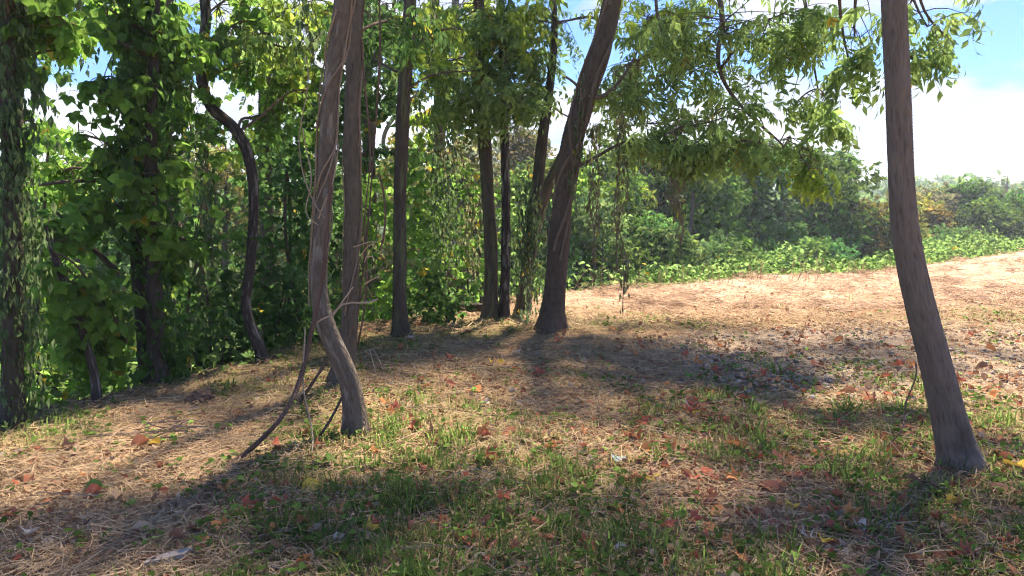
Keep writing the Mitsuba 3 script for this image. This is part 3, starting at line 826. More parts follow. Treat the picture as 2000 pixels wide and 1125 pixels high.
shrub('low_bush', 'low dark leafy bush at the foot of the thin crooked trunk', 'shrub', [B(850, 590, 10.1, (.34, .35, .28), 46, 5), B(835, 550, 10.4, (.3, .35, .25), 30, 5)], 'dark', TRI, (.09, .14), pieces=4)
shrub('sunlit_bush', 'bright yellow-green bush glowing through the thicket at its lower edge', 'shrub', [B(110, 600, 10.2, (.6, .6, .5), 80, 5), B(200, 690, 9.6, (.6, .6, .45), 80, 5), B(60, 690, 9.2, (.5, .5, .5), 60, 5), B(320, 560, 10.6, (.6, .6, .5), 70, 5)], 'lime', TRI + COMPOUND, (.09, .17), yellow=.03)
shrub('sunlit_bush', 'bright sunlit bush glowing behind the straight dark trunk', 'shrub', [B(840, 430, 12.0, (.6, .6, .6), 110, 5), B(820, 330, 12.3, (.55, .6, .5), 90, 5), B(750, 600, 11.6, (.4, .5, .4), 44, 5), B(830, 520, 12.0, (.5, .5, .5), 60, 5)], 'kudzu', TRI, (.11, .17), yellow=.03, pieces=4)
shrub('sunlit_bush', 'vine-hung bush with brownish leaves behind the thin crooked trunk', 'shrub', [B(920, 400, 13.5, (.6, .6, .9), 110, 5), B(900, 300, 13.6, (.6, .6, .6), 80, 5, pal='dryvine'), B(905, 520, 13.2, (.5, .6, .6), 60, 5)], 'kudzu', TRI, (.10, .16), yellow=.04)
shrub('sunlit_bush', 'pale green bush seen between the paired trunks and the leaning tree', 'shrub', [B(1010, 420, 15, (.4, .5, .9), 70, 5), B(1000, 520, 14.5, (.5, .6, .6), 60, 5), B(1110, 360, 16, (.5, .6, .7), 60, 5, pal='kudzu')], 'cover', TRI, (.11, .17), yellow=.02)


# ------------------------------------------------------------------ trees of the valley
def valley_tree(label, px, top, Y, half, pal='far', name='valley_tree', lobes=26, sprigs=80, size=.36, low=.10, group=None, gap=.0, yellow=.0, trunk_r=.16):
    """A tree of the valley, rooted on its floor: trunk, limbs to lobes, and small-leaved sprays spread over each lobe."""
    k = thing(name, label, 'tree', group)
    p = at(px, top, Y)
    z0, z1 = float(ground_z(p[0], p[1])), p[2]
    H = z1 - z0
    r = np.random.default_rng(int(px * 7 + Y * 131))
    foot = np.array([p[0] + r.uniform(-.3, .3), Y, z0 - .3])
    ax = np.array([[*foot, trunk_r], [foot[0] + r.uniform(-.2, .2), Y, z0 + .35 * H, trunk_r * .8], [p[0] + r.uniform(-.3, .3), Y, z0 + .7 * H, trunk_r * .5], [p[0], Y, z1 - .25, .02]])
    Q = trunk(k, ax, 'rough', (.16, .13, .10), 10, .4, .2, 3)
    lv, st = MB(), MB()
    t = r.uniform(low, 1.0, lobes)
    t[:3] = (.97, .9, .85)
    prof = np.sin(np.pi * np.clip(.12 + .80 * t, 0, 1)) ** .7
    ang, rad = r.uniform(0, 2 * np.pi, lobes), half * prof * np.sqrt(r.uniform(.15, 1, lobes))
    rad[:2] *= .4
    L = np.stack([p[0] + rad * np.cos(ang), Y + rad * np.sin(ang) * .9, z0 + (H - .3 * half) * t], 1)
    lr = half * r.uniform(.24, .46, lobes) * (1 - gap)
    A = np.stack([np.interp(L[:, 2] - .6, Q[:, 2], Q[:, q]) for q in range(3)], 1)
    twig_tubes(st, A, (A + L) / 2 + [0, 0, .2], L, np.full(lobes, .05), np.full(lobes, .012))
    st.put(f'{k}__limbs', 'rough_material', False, kind='stuff')
    n = np.maximum(8, (sprigs * (lr / half / .35) ** 2)).astype(int)
    C, RR = np.repeat(L, n, 0), np.repeat(lr, n)[:, None]
    m = len(C)
    o = unit(r.normal(size=(m, 3)))
    P = C + o * RR * r.uniform(.5, 1.08, (m, 1)) * [1, 1, .85]
    P[:, 2] = np.maximum(P[:, 2], ground_z(P[:, 0], P[:, 1], np.full(m, 20.0)) - 1.5)
    D = unit(o * [1, 1, .3] + .8 * unit(r.normal(size=(m, 3))) + [0, 0, -.4])
    N = unit(np.array([0, 0, .5]) + .9 * o + .4 * r.normal(size=(m, 3)))
    lobe_tint = np.repeat(r.uniform(.6, 1.35, (lobes, 1)) * (1 + .10 * r.normal(size=(lobes, 3))), n, 0)
    bake(lv, SPRIG, P, D, N, r.uniform(.75, 1.3, m) * size, colours(pal, m, r, yellow) * lobe_tint)
    lv.put(f'{k}__crown', 'valley_leaf_material', False, kind='stuff')


# through the gaps on the left
for px, top, Y, half, pal, lab in (
        (70, 300, 24, 2.2, 'faryellow', 'yellowish sunlit tree glimpsed beyond the ivy column'), (150, 335, 20, 1.9, 'cover', 'bright pale tree glimpsed behind the diagonal dark branch'),
        (255, 290, 25, 2.4, 'cover', 'sunlit tree glimpsed behind the double-stemmed trunk'), (350, 275, 28, 2.4, 'far', 'green valley tree showing between thicket and crooked trunk'),
        (440, 262, 26, 2.3, 'faryellow', 'yellow-green sunlit tree filling the gap by the crooked trunk'), (560, 240, 27, 2.6, 'cover', 'valley tree behind the tall dark creeper mass'),
        (690, 245, 26, 2.4, 'cover', 'valley tree behind the bent tree and its rough neighbour'), (800, 270, 24, 2.3, 'faryellow', 'valley tree showing right of the straight dark trunk'),
        (900, 262, 27, 2.3, 'fargrey', 'brownish valley tree behind the thin hung trunk'), (1010, 225, 30, 2.0, 'fargrey', 'thin-crowned tall tree standing out between the paired trunks and leaning tree'),
        (1075, 300, 27, 1.9, 'far', 'valley tree just left of the leaning trunk')):
    valley_tree(lab, px, top, Y, half, pal, size=.30, yellow=.02, sprigs=85)
# the wood edge beyond the field
for px, top, Y, half, pal, lab in (
        (1150, 330, 33, 2.2, 'far', 'first tree of the wood edge, right behind the leaning trunk'), (1215, 318, 36, 2.3, 'far', 'wood-edge tree behind the longest hanging vine'),
        (1285, 312, 38, 2.5, 'faryellow', 'wood-edge tree tinged with orange, between the two long hanging vines'), (1350, 326, 37, 2.4, 'far', 'wood-edge tree behind the shortest hanging vine'),
        (1415, 335, 40, 2.6, 'far', 'leafy wood-edge tree below the drooping branch, above the low cover'), (1470, 322, 41, 2.6, 'cover', 'light green wood-edge tree beneath the drooping branch tip'),
        (1530, 326, 42, 2.8, 'far', 'tall wood-edge tree behind the creeper hump'), (1590, 330, 43, 2.8, 'far', 'round-topped wood-edge tree beneath the yellow-green branch end'),
        (1645, 342, 44, 2.6, 'far', 'last tall tree of the wood edge before it drops'), (1690, 388, 43, 2.2, 'faryellow', 'lower yellowish tree just left of the curved trunk'),
        (1735, 400, 46, 2.2, 'faryellow', 'low yellowish tree half hidden by the curved trunk'), (1800, 392, 52, 2.6, 'faryellow', 'yellow-green tree just right of the curved trunk'),
        (1835, 372, 60, 3.2, 'fargrey', 'greyish tree right of the curved trunk'), (1872, 376, 62, 3.0, 'fargrey', 'second greyish tree right of the curved trunk'),
        (1903, 364, 60, 2.9, 'cover', 'bright green tree standing above its greyish neighbours'), (1942, 392, 56, 2.8, 'far', 'dark green tree below the sparse high tree'),
        (1985, 384, 58, 3.0, 'far', 'dark green tree at the end of the wood edge'), (2040, 380, 60, 3.0, 'far', 'tree at the very end of the wood edge, cut by the frame')):
    valley_tree(lab, px, top - (58 if px < 1680 else 14), Y, half, pal, 'wood_edge_tree', size=.46 if Y < 50 else .55, lobes=34, sprigs=62)
valley_tree('sparse open-crowned tall tree rising against the sky beyond the wood edge', 1968, 336, 95, 4.6, 'fargrey', 'sparse_tree', 22, 40, .6, .45, gap=.35, trunk_r=.35)
for px, top, Y, half, lab in ((1835, 440, 48, 2.4, 'rounded creeper mound in front of the greyish trees'), (1885, 432, 49, 2.6, 'pale creeper mound below the bright green tree'), (1780, 450, 44, 2.2, 'creeper mound beside the curved trunk'),
                              (1420, 440, 30, 1.8, 'creeper mound at the foot of the wood edge below the drooping branch'), (1270, 405, 27, 1.9, 'teal-shaded creeper mound behind the hanging vines'), (1170, 375, 26, 1.7, 'creeper mound right of the leaning trunk'),
                              (1600, 455, 35, 1.8, 'creeper mound below the round-topped tree')):
    valley_tree(lab, px, top, Y, half, 'cover', 'creeper_mound', lobes=20, sprigs=95, size=.28, low=.0, trunk_r=.05)

# far woods on the hills: one mass
fx, fy = rng.uniform(-1.0, 1.0, 2600), 120 + 430 * rng.random(2600) ** 1.3
fx = fx * fy
fz = ground_z(fx, fy)
hh = rng.uniform(4, 9, 2600) * (.7 + .6 * fbm(np.stack([fx * .02, fy * .02, 0 * fx], -1), 2, 3))
per = 26
C = np.repeat(np.stack([fx, fy, fz + hh * .55], 1), per, 0)
RR = np.repeat(np.stack([hh * .42, hh * .42, hh * .5], 1), per, 0)
o = rand_dir(len(C))
mb = MB()
bake(mb, FACET, C + o * RR * rng.uniform(.6, 1.05, (len(C), 1)), unit(o + rand_dir(len(C))), unit(o + [0, 0, .6] + .5 * rng.normal(size=C.shape)), rng.uniform(1.2, 2.4, len(C)) * np.repeat(hh, per) / 7,
     colours('far', len(C)) * np.repeat(rng.uniform(.7, 1.3, (2600, 1)), per, 0))
mb.put('far_woods', 'valley_leaf_material', False, label='hazy far-off woods covering the hills along the skyline', category='woods', kind='stuff')


# ------------------------------------------------------------------ creeper cover on the brink and down the slope
def cover_height(x, y, d):
    p = np.stack([x, y, 0 * x], -1)
    h = (.16 + .85 * fbm(p * .6, 3, 51)) * sstep(-.1, .9, d) * (1 + .5 * sstep(9, 14, x))
    hump = at(1542, 520, 18.6)
    return h + .5 * np.exp(-(((x - hump[0]) / .9) ** 2 + ((y - 18.9) / .8) ** 2))


mb = MB()
n = 230000
cy = rng.uniform(4, 34, n)
cx = rng.uniform(-1.0, 1.05, n) * cy
d = edge_distance(cx, cy)
m = (rng.random(n) < np.clip((cx / cy - .11) / .09, .22, 1)) & (d > -.12 + .3 * rng.random(n) ** 2) & (d < 6) & (rng.random(n) < np.where(cx > 0, 1.0, .35) * np.clip(26 / np.maximum(cy, 8) - .5, .25, 1) * np.exp(-np.maximum(d - 1.5, 0) * .35))
cx, cy, d = cx[m], cy[m], d[m]
cz = ground_z(cx, cy, d) + cover_height(cx, cy, d) * rng.uniform(.45, 1.08, len(cx)) + .03
az = rand_dir(len(cx)) * [1, 1, .3] + [0, 0, -.25]
bake(mb, BROAD, np.stack([cx, cy, cz], 1), az, unit(np.array([0, 0, 1.0]) + .45 * rng.normal(size=(len(cx), 3))), rng.uniform(.05, .14, len(cx)), colours('cover', len(cx), yellow=.012) * (.6 + .8 * fbm(np.stack([cx * 1.4, cy * 1.4, 0 * cx], -1), 3, 99))[:, None])
n = 60000
cy = rng.uniform(8, 75, n)
cx = rng.uniform(-1.0, 1.05, n) * cy
d = edge_distance(cx, cy)
m = d > 3.5
cx, cy, d = cx[m], cy[m], d[m]
cz = ground_z(cx, cy, d) + .1 + .5 * fbm(np.stack([cx * .5, cy * .5, 0 * cx], -1), 3, 51)
bake(mb, FACET, np.stack([cx, cy, cz], 1), rand_dir(len(cx)) * [1, 1, .3], unit(np.array([0, 0, 1.0]) + .5 * rng.normal(size=(len(cx), 3))), rng.uniform(.25, .5, len(cx)), colours('cover', len(cx)) * .9)
mb.put('creeper_cover', 'leaf_material', False, label='knee-high broad-leaved creeper covering the brink and the slope beyond the straw', category='creeper', kind='stuff')
used.add('creeper_cover')

# dry bare vine loops sticking out of the cover
mb = MB()
for a in range(60):
    px = rng.uniform(1110, 1800)
    p = ground_at(px, 575 - (px - 1110) * .055)
    q = p + [rng.uniform(-.3, .5), rng.uniform(0, .5), 0]
    top = (p + q) / 2 + [rng.normal() * .1, 0, rng.uniform(.15, .5)]
    stems(mb, [np.array([p, p * .4 + top * .6 + rng.normal(size=3) * .04, top, q * .5 + top * .5 + rng.normal(size=3) * .04, q])], .005, (.36, .27, .19), 4)
mb.put('dry_vine_loops', 'rough_material', True, label='thin dry vine loops poking out along the front of the creeper', category='dry vines', kind='stuff')


# ------------------------------------------------------------------ vines and sticks
def vine_thing(name, label, curves, r, col, cat='vine', group=None):
    k = thing(name, label, cat, group)
    if len(curves) == 1:
        mb = MB()
        stems(mb, curves, r, col)
        mb.put(k, 'bark_material', True)
        labels[k] = {kk: vv for kk, vv in labels[k].items()}
        return k
    for n, c in enumerate(curves):
        mb = MB()
        stems(mb, [c], r * rng.uniform(.7, 1.25), np.asarray(col) * rng.uniform(.75, 1.2))
        mb.put(f'{k}__stem' + (f'_{n:03d}' if n else ''), 'bark_material', True)
    return k


def wind(Q, z0, z1, turns, ph, off=.012):
    m = (Q[:, 2] > z0) & (Q[:, 2] < z1)
    S = Q[m][::3]
    t, a, b = frames(S[:, :3])
    u = np.linspace(0, 1, len(S))
    th = ph + turns * 2 * np.pi * u + .7 * np.sin(u * 9 + ph)
    o = off * .4 + .012 * np.abs(np.sin(u * 14 + ph * 2))
    return S[:, :3] + (S[:, 3:4] + o[:, None]) * (np.cos(th)[:, None] * a + np.sin(th)[:, None] * b)


YB = BENT[5, 1]
vine_thing('climbing_vine', 'tangle of thin pale dry vines wound round the bent tree above its bend',
           [wind(BENT, 1.0, 3.2, .6, 3.4), wind(BENT, 1.3, 3.5, -.9, 4.4), wind(BENT, 1.5, 3.8, .8, 5.2), wind(BENT, .9, 3.4, -.5, 4.0), wind(BENT, 1.8, 3.9, 1.2, 3.0), wind(BENT, 1.2, 2.9, .7, 5.6), wind(BENT, 1.4, 3.6, -.4, 3.7), wind(BENT, 1.7, 3.3, .9, 4.7)], .0065, (.30, .23, .165))
vine_thing('climbing_vine', 'thick brown vine pressed against the leaning tree all the way up', [wind(LEAN, 1.0, 4.3, .25, 4.9, .02), wind(LEAN, .9, 4.3, -.35, 5.4, .015), wind(LEAN, 1.6, 4.4, .6, 4.2, .01)], .02, (.17, .13, .10))
vine_thing('climbing_vine', 'thin dry vines running up the rough-barked tree', [wind(ROUGH, .6, 3.6, .4, 5.0), wind(ROUGH, .8, 3.4, -.5, 4.3), wind(ROUGH, 1.2, 3.8, .5, 5.8)], .007, (.24, .18, .13))
vine_thing('loose_vine', 'pale crooked vine hanging loose just left of the bent tree', [np.array([at(598, 110, YB), at(594, 210, YB), at(585, 265, YB), at(590, 330, YB - .05), at(612, 392, YB - .1), at(634, 426, YB - .14)]), np.array([at(592, 250, YB), at(600, 300, YB), at(606, 370, YB - .08), at(598, 400, YB - .08), at(622, 440, YB - .12)])], .006, (.33, .26, .19))
fe = ground_at(400, 936)
vine_thing('leaning_branch', 'long dark branch leaning from the bent tree down to the grass on its left',
           [np.array([at(648, 330, YB - .17), at(640, 430, YB - .17), at(630, 540, YB - .2), at(608, 650, YB - .24), at(585, 745, YB - .35), at(545, 822, YB - .55), at(470, 893, 4.62), fe + [0, 0, .012], fe + [-.12, -.10, .0]])], .0145, (.13, .085, .065), 'branch')
vine_thing('leaning_branch', 'short dark stick propped against the foot of the bent tree', [np.array([at(668, 775, YB - .02), at(650, 812, YB - .1), at(634, 838, YB - .16), ground_at(618, 860)])], .012, (.10, .07, .055), 'branch')
vine_thing('leaning_branch', 'dark forked twig leaning behind the bend of the bent tree', [np.array([at(648, 690, 5.9), at(622, 730, 5.9), ground_at(598, 752)]), np.array([at(632, 716, 5.9), at(612, 748, 5.85), ground_at(590, 770)])], .010, (.11, .08, .06), 'branch')
vine_thing('bare_branch', 'pale curved leafless branch reaching right out of the bend of the bent tree', [np.array([at(612, 648, YB - .19), at(620, 628, YB - .22), at(648, 614, YB - .24), at(668, 595, YB - .25), at(690, 591, YB - .25), at(720, 591, YB - .26), at(738, 584, YB - .27)])], .0075, (.40, .32, .24), 'branch')
vine_thing('pale_vine', 'pale vine dangling to the ground left of the foot of the bent tree', [np.array([at(596, 640, YB - .3), at(592, 720, YB - .3), at(595, 775, YB - .32), at(606, 822, YB - .35), at(611, 862, YB - .42), ground_at(606, 900), ground_at(618, 918)])], .006, (.36, .30, .23))
YR = ROUGH[4, 1]
vine_thing('stem_bundle', 'thin reddish vine stems standing just right of the rough-barked tree', [np.array([ground_at(694, 690) + [0, 0, -.03], at(700, 600, YR), at(712, 500, YR), at(722, 400, YR), at(730, 290, YR), at(740, 150, YR), at(737, -40, YR)]),
           np.array([ground_at(700, 686) + [0, 0, -.03], at(712, 600, YR), at(716, 540, YR), at(712, 430, YR), at(722, 330, YR), at(716, 200, YR), at(722, -40, YR)]),
           np.array([at(742, 490, YR), at(752, 440, YR), at(752, 400, YR), at(740, 340, YR)])], .010, (.17, .11, .085))
vine_thing('curled_vine', 'sunlit curly dry vine tips standing out right of the rough-barked tree', [np.array([at(690, 482, YR - .1), at(705, 478, YR - .15), at(718, 473, YR - .2), at(735, 472, YR - .25)]), np.array([at(705, 500, YR - .1), at(712, 488, YR - .15), at(730, 474, YR - .22)]),
           np.array([at(712, 512, YR - .1), at(722, 500, YR - .15), at(731, 503, YR - .18), at(730, 510, YR - .2)]), np.array([at(712, 555, YR - .1), at(728, 545, YR - .14), at(742, 539, YR - .2)]), np.array([at(650, 618, YR - .25), at(668, 590, YR - .28), at(690, 560, YR - .28)]),
           np.array([at(715, 530, YR - .1), at(738, 520, YR - .2)])], .007, (.46, .36, .27))
vine_thing('dead_twig', 'pale forked dead twig lying on the straw right of the rough-barked tree', [np.array([ground_at(722, 700) + [0, 0, .10], ground_at(730, 722) + [0, 0, .05], ground_at(736, 736)]), np.array([ground_at(728, 699) + [0, 0, .10], ground_at(742, 716) + [0, 0, .05], ground_at(752, 738)]), np.array([ground_at(706, 700) + [0, 0, .06], ground_at(745, 697) + [0, 0, .12]])], .006, (.42, .35, .27), 'twig')
ge = ground_at(1724, 890)
vine_thing('bent_stick', 'thin crooked stick leaning in the grass just left of the curved trunk', [np.array([[*at(1788, 706, ge[1] + .25)], [*at(1782, 755, ge[1] + .2)], [*at(1768, 792, ge[1] + .15)], [*at(1764, 832, ge[1] + .08)], [*at(1744, 860, ge[1] + .02)], [*(ge + [0, 0, .02])], [*(ge + [-.02, -.1, -.03])]])], .0065, (.17, .11, .085), 'stick')

for px, y0, y1, Y, lab, pal in ((1160, 300, 560, 9.0, 'leafy vine hanging beside the leaning tree', 'dryvine'), (1210, 280, 606, 8.9, 'longest hanging vine, its withered tip almost touching the straw', 'dryvine'), (1322, 305, 505, 8.5, 'shortest withered vine hanging beneath the drooping branches', 'dryvine'),
                                (1130, 200, 420, 9.3, 'thin vine dangling close along the right side of the leaning tree', 'hang')):
    k = thing('hanging_vine', lab, 'vine')
    cs = [hang_curve(at(px + a * 4, y0 - 60, Y + a * .04), at(px + rng.uniform(-6, 6), y1 - 40 * a, Y + a * .02), .05, 14) for a in range(3 if px != 1130 else 2)]
    for q, c in enumerate(cs):
        mb = MB()
        stems(mb, [c], .006, (.20, .15, .11))
        mb.put(f'{k}__stem' + (f'_{q:03d}' if q else ''), 'bark_material', True)
    mb = MB()
    strand_leaves(mb, cs, 34, pal, (.05, .10), spread=.035, hang=.75, yellow=.03)
    mb.put(f'{k}__leaves', 'leaf_material', False, kind='stuff')
for px, y0, y1, Y, lab in ((395, 250, 690, 7.6, 'grey-leaved vine curtain hanging left of the crooked trunk'), (372, 60, 330, 7.9, 'dark vine strand hanging between the double-stemmed and crooked trunks'), (722, -40, 240, 9.6, 'dark vine curtain hanging left of the straight trunk'),
                           (690, 430, 620, 8.0, 'withered leaf strand hanging beside the rough-barked tree'), (850, 250, 560, 11.2, 'leafy vine curtain hanging left of the thin crooked trunk'), (925, 330, 600, 11.4, 'brown vine strand hanging just left of the thick dark trunk'),
                           (600, -40, 130, 7.4, 'dark vine strand hanging above the bent tree'), (820, -40, 200, 10.4, 'drooping vine strand right of the straight trunk'), (160, -40, 130, 6.9, 'dark vine strand at the top of the sky gap')):
    k = thing('vine_curtain', lab, 'vine')
    cs = []
    for a in range(6 if px > 800 else 9):
        q = px + rng.normal() * 14
        yy = Y + rng.normal() * .15
        cs.append(hang_curve(at(q, y0 + rng.uniform(-10, 60), yy), at(q + rng.uniform(-8, 8), y1 - rng.uniform(0, .35) * (y1 - y0), yy), .05, 14))
    for q, c in enumerate(cs[:4]):
        mb = MB()
        stems(mb, [c], .005, (.14, .11, .08), 4)
        mb.put(f'{k}__stem' + (f'_{q:03d}' if q else ''), 'bark_material', True)
    mb = MB()
    strand_leaves(mb, cs, 24, 'dryvine' if px in (690, 925) else 'hang', (.04, .11), spread=.05, hang=.6, yellow=.015)
    mb.put(f'{k}__leaves', 'leaf_material', False, kind='stuff')


# ------------------------------------------------------------------ what lies on the ground
def ground_points(n, y0, y1, power=1.0, side=.92, extra=1.2):
    """Random points of the mown ground, denser towards the camera."""
    u = rng.random(n)
    y = (y0 ** (1 - power) + u * (y1 ** (1 - power) - y0 ** (1 - power))) ** (1 / (1 - power)) if power != 1 else y0 * (y1 / y0) ** u
    x = rng.uniform(-1, 1, n) * (side * y + extra)
    d = edge_distance(x, y)
    m = d < .1
    return x[m], y[m], d[m]


def strips(mb, P, az, L, w, col, lift=.02, bend=.25, segs=2):
    """Thin flat straws lying about: bent strips."""
    n = len(P)
    t = np.linspace(-.5, .5, segs + 1)
    dirv = np.stack([np.cos(az), np.sin(az), rng.normal(size=n) * .16], 1)
    side = np.stack([-np.sin(az), np.cos(az), rng.normal(size=n) * .5], 1)
    cv = rng.normal(size=n) * bend
    ctr = P[:, None] + L[:, None, None] * t[None, :, None] * dirv[:, None] + (L * cv)[:, None, None] * (t ** 2 * 2)[None, :, None] * np.stack([-np.sin(az), np.cos(az), 0 * az], 1)[:, None]
    ctr[:, :, 2] += (lift * rng.random(n))[:, None] + (L * .25 * rng.random(n))[:, None] * (.25 - t ** 2)[None] 
    taper = (1 - 1.2 * t ** 2)[None, :, None]
    a, b = ctr + side[:, None] * (w[:, None, None] / 2) * taper, ctr - side[:, None] * (w[:, None, None] / 2) * taper
    v = np.concatenate([a, b], 1)
    m = segs + 1
    f = np.array([[i, i + 1, m + i] for i in range(segs)] + [[i + 1, m + i + 1, m + i] for i in range(segs)])
    fs = f[None] + (np.arange(n) * 2 * m)[:, None, None]
    mb.add(v.reshape(-1, 3), fs.reshape(-1, 3), np.repeat(col, 2 * m, 0))


mb = MB()
for n, y0, y1, pw, lmin, lmax, wd in ((150000, 2.2, 12.5, 1.0, .05, .26, .0034), (90000, 9.5, 30, 1.2, .08, .34, .008), (9000, 25, 60, 1.0, .3, .7, .03)):
    x, y, d = ground_points(n, y0, y1, pw)
    fm = field_mask(x, y)
    keep = rng.random(len(x)) < (1 - .45 * gravel_mask(x, y)) * (.5 + .55 * np.maximum(fm, 1 - green_mask(x, y)))
    x, y, d, fm = x[keep], y[keep], d[keep], fm[keep]
    m = len(x)
    clump = fbm(np.stack([x * 1.3, y * 1.3, 0 * x], -1), 3, 61)
    z = ground_z(x, y, d) + .006
    tone = rng.random((m, 1))
    col = np.where(rng.random((m, 1)) < .75, np.array([.46, .35, .225]) * (.55 + .65 * tone), np.array([.22, .155, .105]) * (.6 + .8 * tone))
    col = col * (1 - fm[:, None]) + np.array([.52, .385, .285]) * (.6 + .55 * tone) * fm[:, None]
    az = rng.uniform(0, 2 * np.pi, m) + 0 * x
    strips(mb, np.stack([x, y, z], 1), az, rng.uniform(lmin, lmax, m) * (.6 + .8 * clump), wd * rng.uniform(.6, 1.6, m), col, lift=.03)
mb.put('dry_grass', 'dry_material', False, label='matted mown straw lying over the whole clearing and the sunlit field', category='dry grass', kind='stuff')

# standing green grass: tufts of blades
mb = MB()
tx, ty, td = [], [], []
x, y, d = ground_points(26000, 2.3, 12.5, 1.1)
fx2, fy2, fd2 = ground_points(16000, 9, 30, 1.2)
fk = rng.random(len(fx2)) < sstep(.52, .66, fbm(np.stack([fx2 * .5, fy2 * .5, 0 * fx2], -1), 3, 81)) * (.35 + .4 * (fx2 > 5))
x, y, d = np.r_[x, fx2[fk]], np.r_[y, fy2[fk]], np.r_[d, fd2[fk]]
gm = np.maximum(green_mask(x, y) * (1 - .7 * gravel_mask(x, y)) * (1 - .9 * field_mask(x, y)), .75 * (np.arange(len(x)) >= len(x) - fk.sum()))
for Qf in (BENT, ROUGH, TALL, DARK, SLEN, FORK, LEAN, CURV):
    th = rng.uniform(0, 2 * np.pi, 26)
    rr = Qf[0, 3] * 1.15 + rng.uniform(0, .14, 26) ** 1
    xx, yy = Qf[2, 0] + rr * np.cos(th), Qf[2, 1] + rr * np.sin(th)
    x, y, d, gm = np.r_[x, xx], np.r_[y, yy], np.r_[d, edge_distance(xx, yy)], np.r_[gm, np.ones(26)]
keep = rng.random(len(x)) < .04 + .21 * gm ** 1.7
x, y, d, gm = x[keep], y[keep], d[keep], gm[keep]
per = 13
n = len(x) * per
TXc = np.repeat(np.stack([x, y, ground_z(x, y, d)], 1), per, 0) + rng.normal(size=(n, 3)) * [.035, .035, 0]
h = np.repeat(rng.uniform(.025, .085, len(x)) * (.65 + .7 * gm), per) * rng.uniform(.5, 1.25, n)
az = rng.uniform(0, 2 * np.pi, n)
lean = rng.uniform(.1, 1.0, n)
hd = np.stack([np.cos(az), np.sin(az), 0 * az], 1)
sd = np.stack([-np.sin(az), np.cos(az), 0 * az], 1)
w = rng.uniform(.0022, .0048, n)
pts = []
for t, ww in ((0, 1.0), (.45, .85), (.8, .5)):
    c0 = TXc + hd * (h * lean * t ** 1.8)[:, None] + np.array([0, 0, 1.0]) * (h * t * (1 - .35 * lean * t))[:, None]
    pts += [c0 + sd * (w * ww)[:, None], c0 - sd * (w * ww)[:, None]]
pts.append(TXc + hd * (h * lean)[:, None] + np.array([0, 0, 1.0]) * (h * (1 - .42 * lean))[:, None])
f = np.array([[0, 1, 2], [1, 3, 2], [2, 3, 4], [3, 5, 4], [4, 5, 6]])
gc = np.repeat(rng.uniform(.7, 1.3, (len(x), 1)) * np.array([[.165, .225, .07]]), per, 0) * rng.uniform(.75, 1.25, (n, 1))
dry = rng.random(n) < .42
gc[dry] = np.array([.36, .29, .15]) * rng.uniform(.7, 1.2, (dry.sum(), 1))
mb.add(np.stack(pts, 1).reshape(-1, 3), (f[None] + (np.arange(n) * 7)[:, None, None]).reshape(-1, 3), np.repeat(gc, 7, 0))
cx, cy, cd = ground_points(260, 2.5, 8.5, 1.3)
keep = green_mask(cx, cy) > .6
cx, cy, cd = cx[keep], cy[keep], cd[keep]
per = 46
n = len(cx) * per
spread = np.repeat(rng.uniform(.04, .11, len(cx)), per)[:, None]
TXc = np.repeat(np.stack([cx, cy, ground_z(cx, cy, cd)], 1), per, 0) + rng.normal(size=(n, 3)) * [1, 1, 0] * spread
h = np.repeat(rng.uniform(.09, .19, len(cx)), per) * rng.uniform(.5, 1.2, n)
az, lean, w = rng.uniform(0, 2 * np.pi, n), rng.uniform(.2, 1.2, n), rng.uniform(.0028, .0058, n)
hd, sd = np.stack([np.cos(az), np.sin(az), 0 * az], 1), np.stack([-np.sin(az), np.cos(az), 0 * az], 1)
pts = []
for t, ww in ((0, 1.0), (.45, .85), (.8, .5)):
    c0 = TXc + hd * (h * lean * t ** 1.8)[:, None] + np.array([0, 0, 1.0]) * (h * t * (1 - .35 * lean * t))[:, None]
    pts += [c0 + sd * (w * ww)[:, None], c0 - sd * (w * ww)[:, None]]
pts.append(TXc + hd * (h * lean)[:, None] + np.array([0, 0, 1.0]) * (h * (1 - .42 * lean))[:, None])
gc = np.repeat(rng.uniform(.8, 1.25, (len(cx), 1)) * np.array([[.16, .25, .065]]), per, 0) * rng.uniform(.8, 1.2, (n, 1))
mb.add(np.stack(pts, 1).reshape(-1, 3), (f[None] + (np.arange(n) * 7)[:, None, None]).reshape(-1, 3), np.repeat(gc, 7, 0))
mb.put('grass', 'leaf_material', False, label='short green grass growing in patches through the straw', category='grass', kind='stuff')

# broad-leaved weeds
mb = MB()
x, y, d = ground_points(5200, 2.3, 11.5, 1.2)
gm = green_mask(x, y)
keep = rng.random(len(x)) < .10 + .5 * gm
x, y, d = x[keep], y[keep], d[keep]
per = 7
n = len(x) * per
P = np.repeat(np.stack([x, y, ground_z(x, y, d)], 1), per, 0) + np.abs(rng.normal(size=(n, 3))) * [0, 0, .03] + rng.normal(size=(n, 3)) * [.045, .045, 0] + [0, 0, .015]
bake(mb, BROAD, P, rand_dir(n) * [1, 1, .3] + [0, 0, .1], unit(np.array([0, 0, 1.0]) + .4 * rng.normal(size=(n, 3))), rng.uniform(.02, .05, n), np.repeat(rng.uniform(.6, 1.4, (len(x), 1)), per, 0) * np.array([.13, .22, .055]) * rng.uniform(.8, 1.2, (n, 1)))
mb.put('weeds', 'leaf_material', False, label='small broad-leaved weeds and seedlings among the grass', category='weeds', kind='stuff')

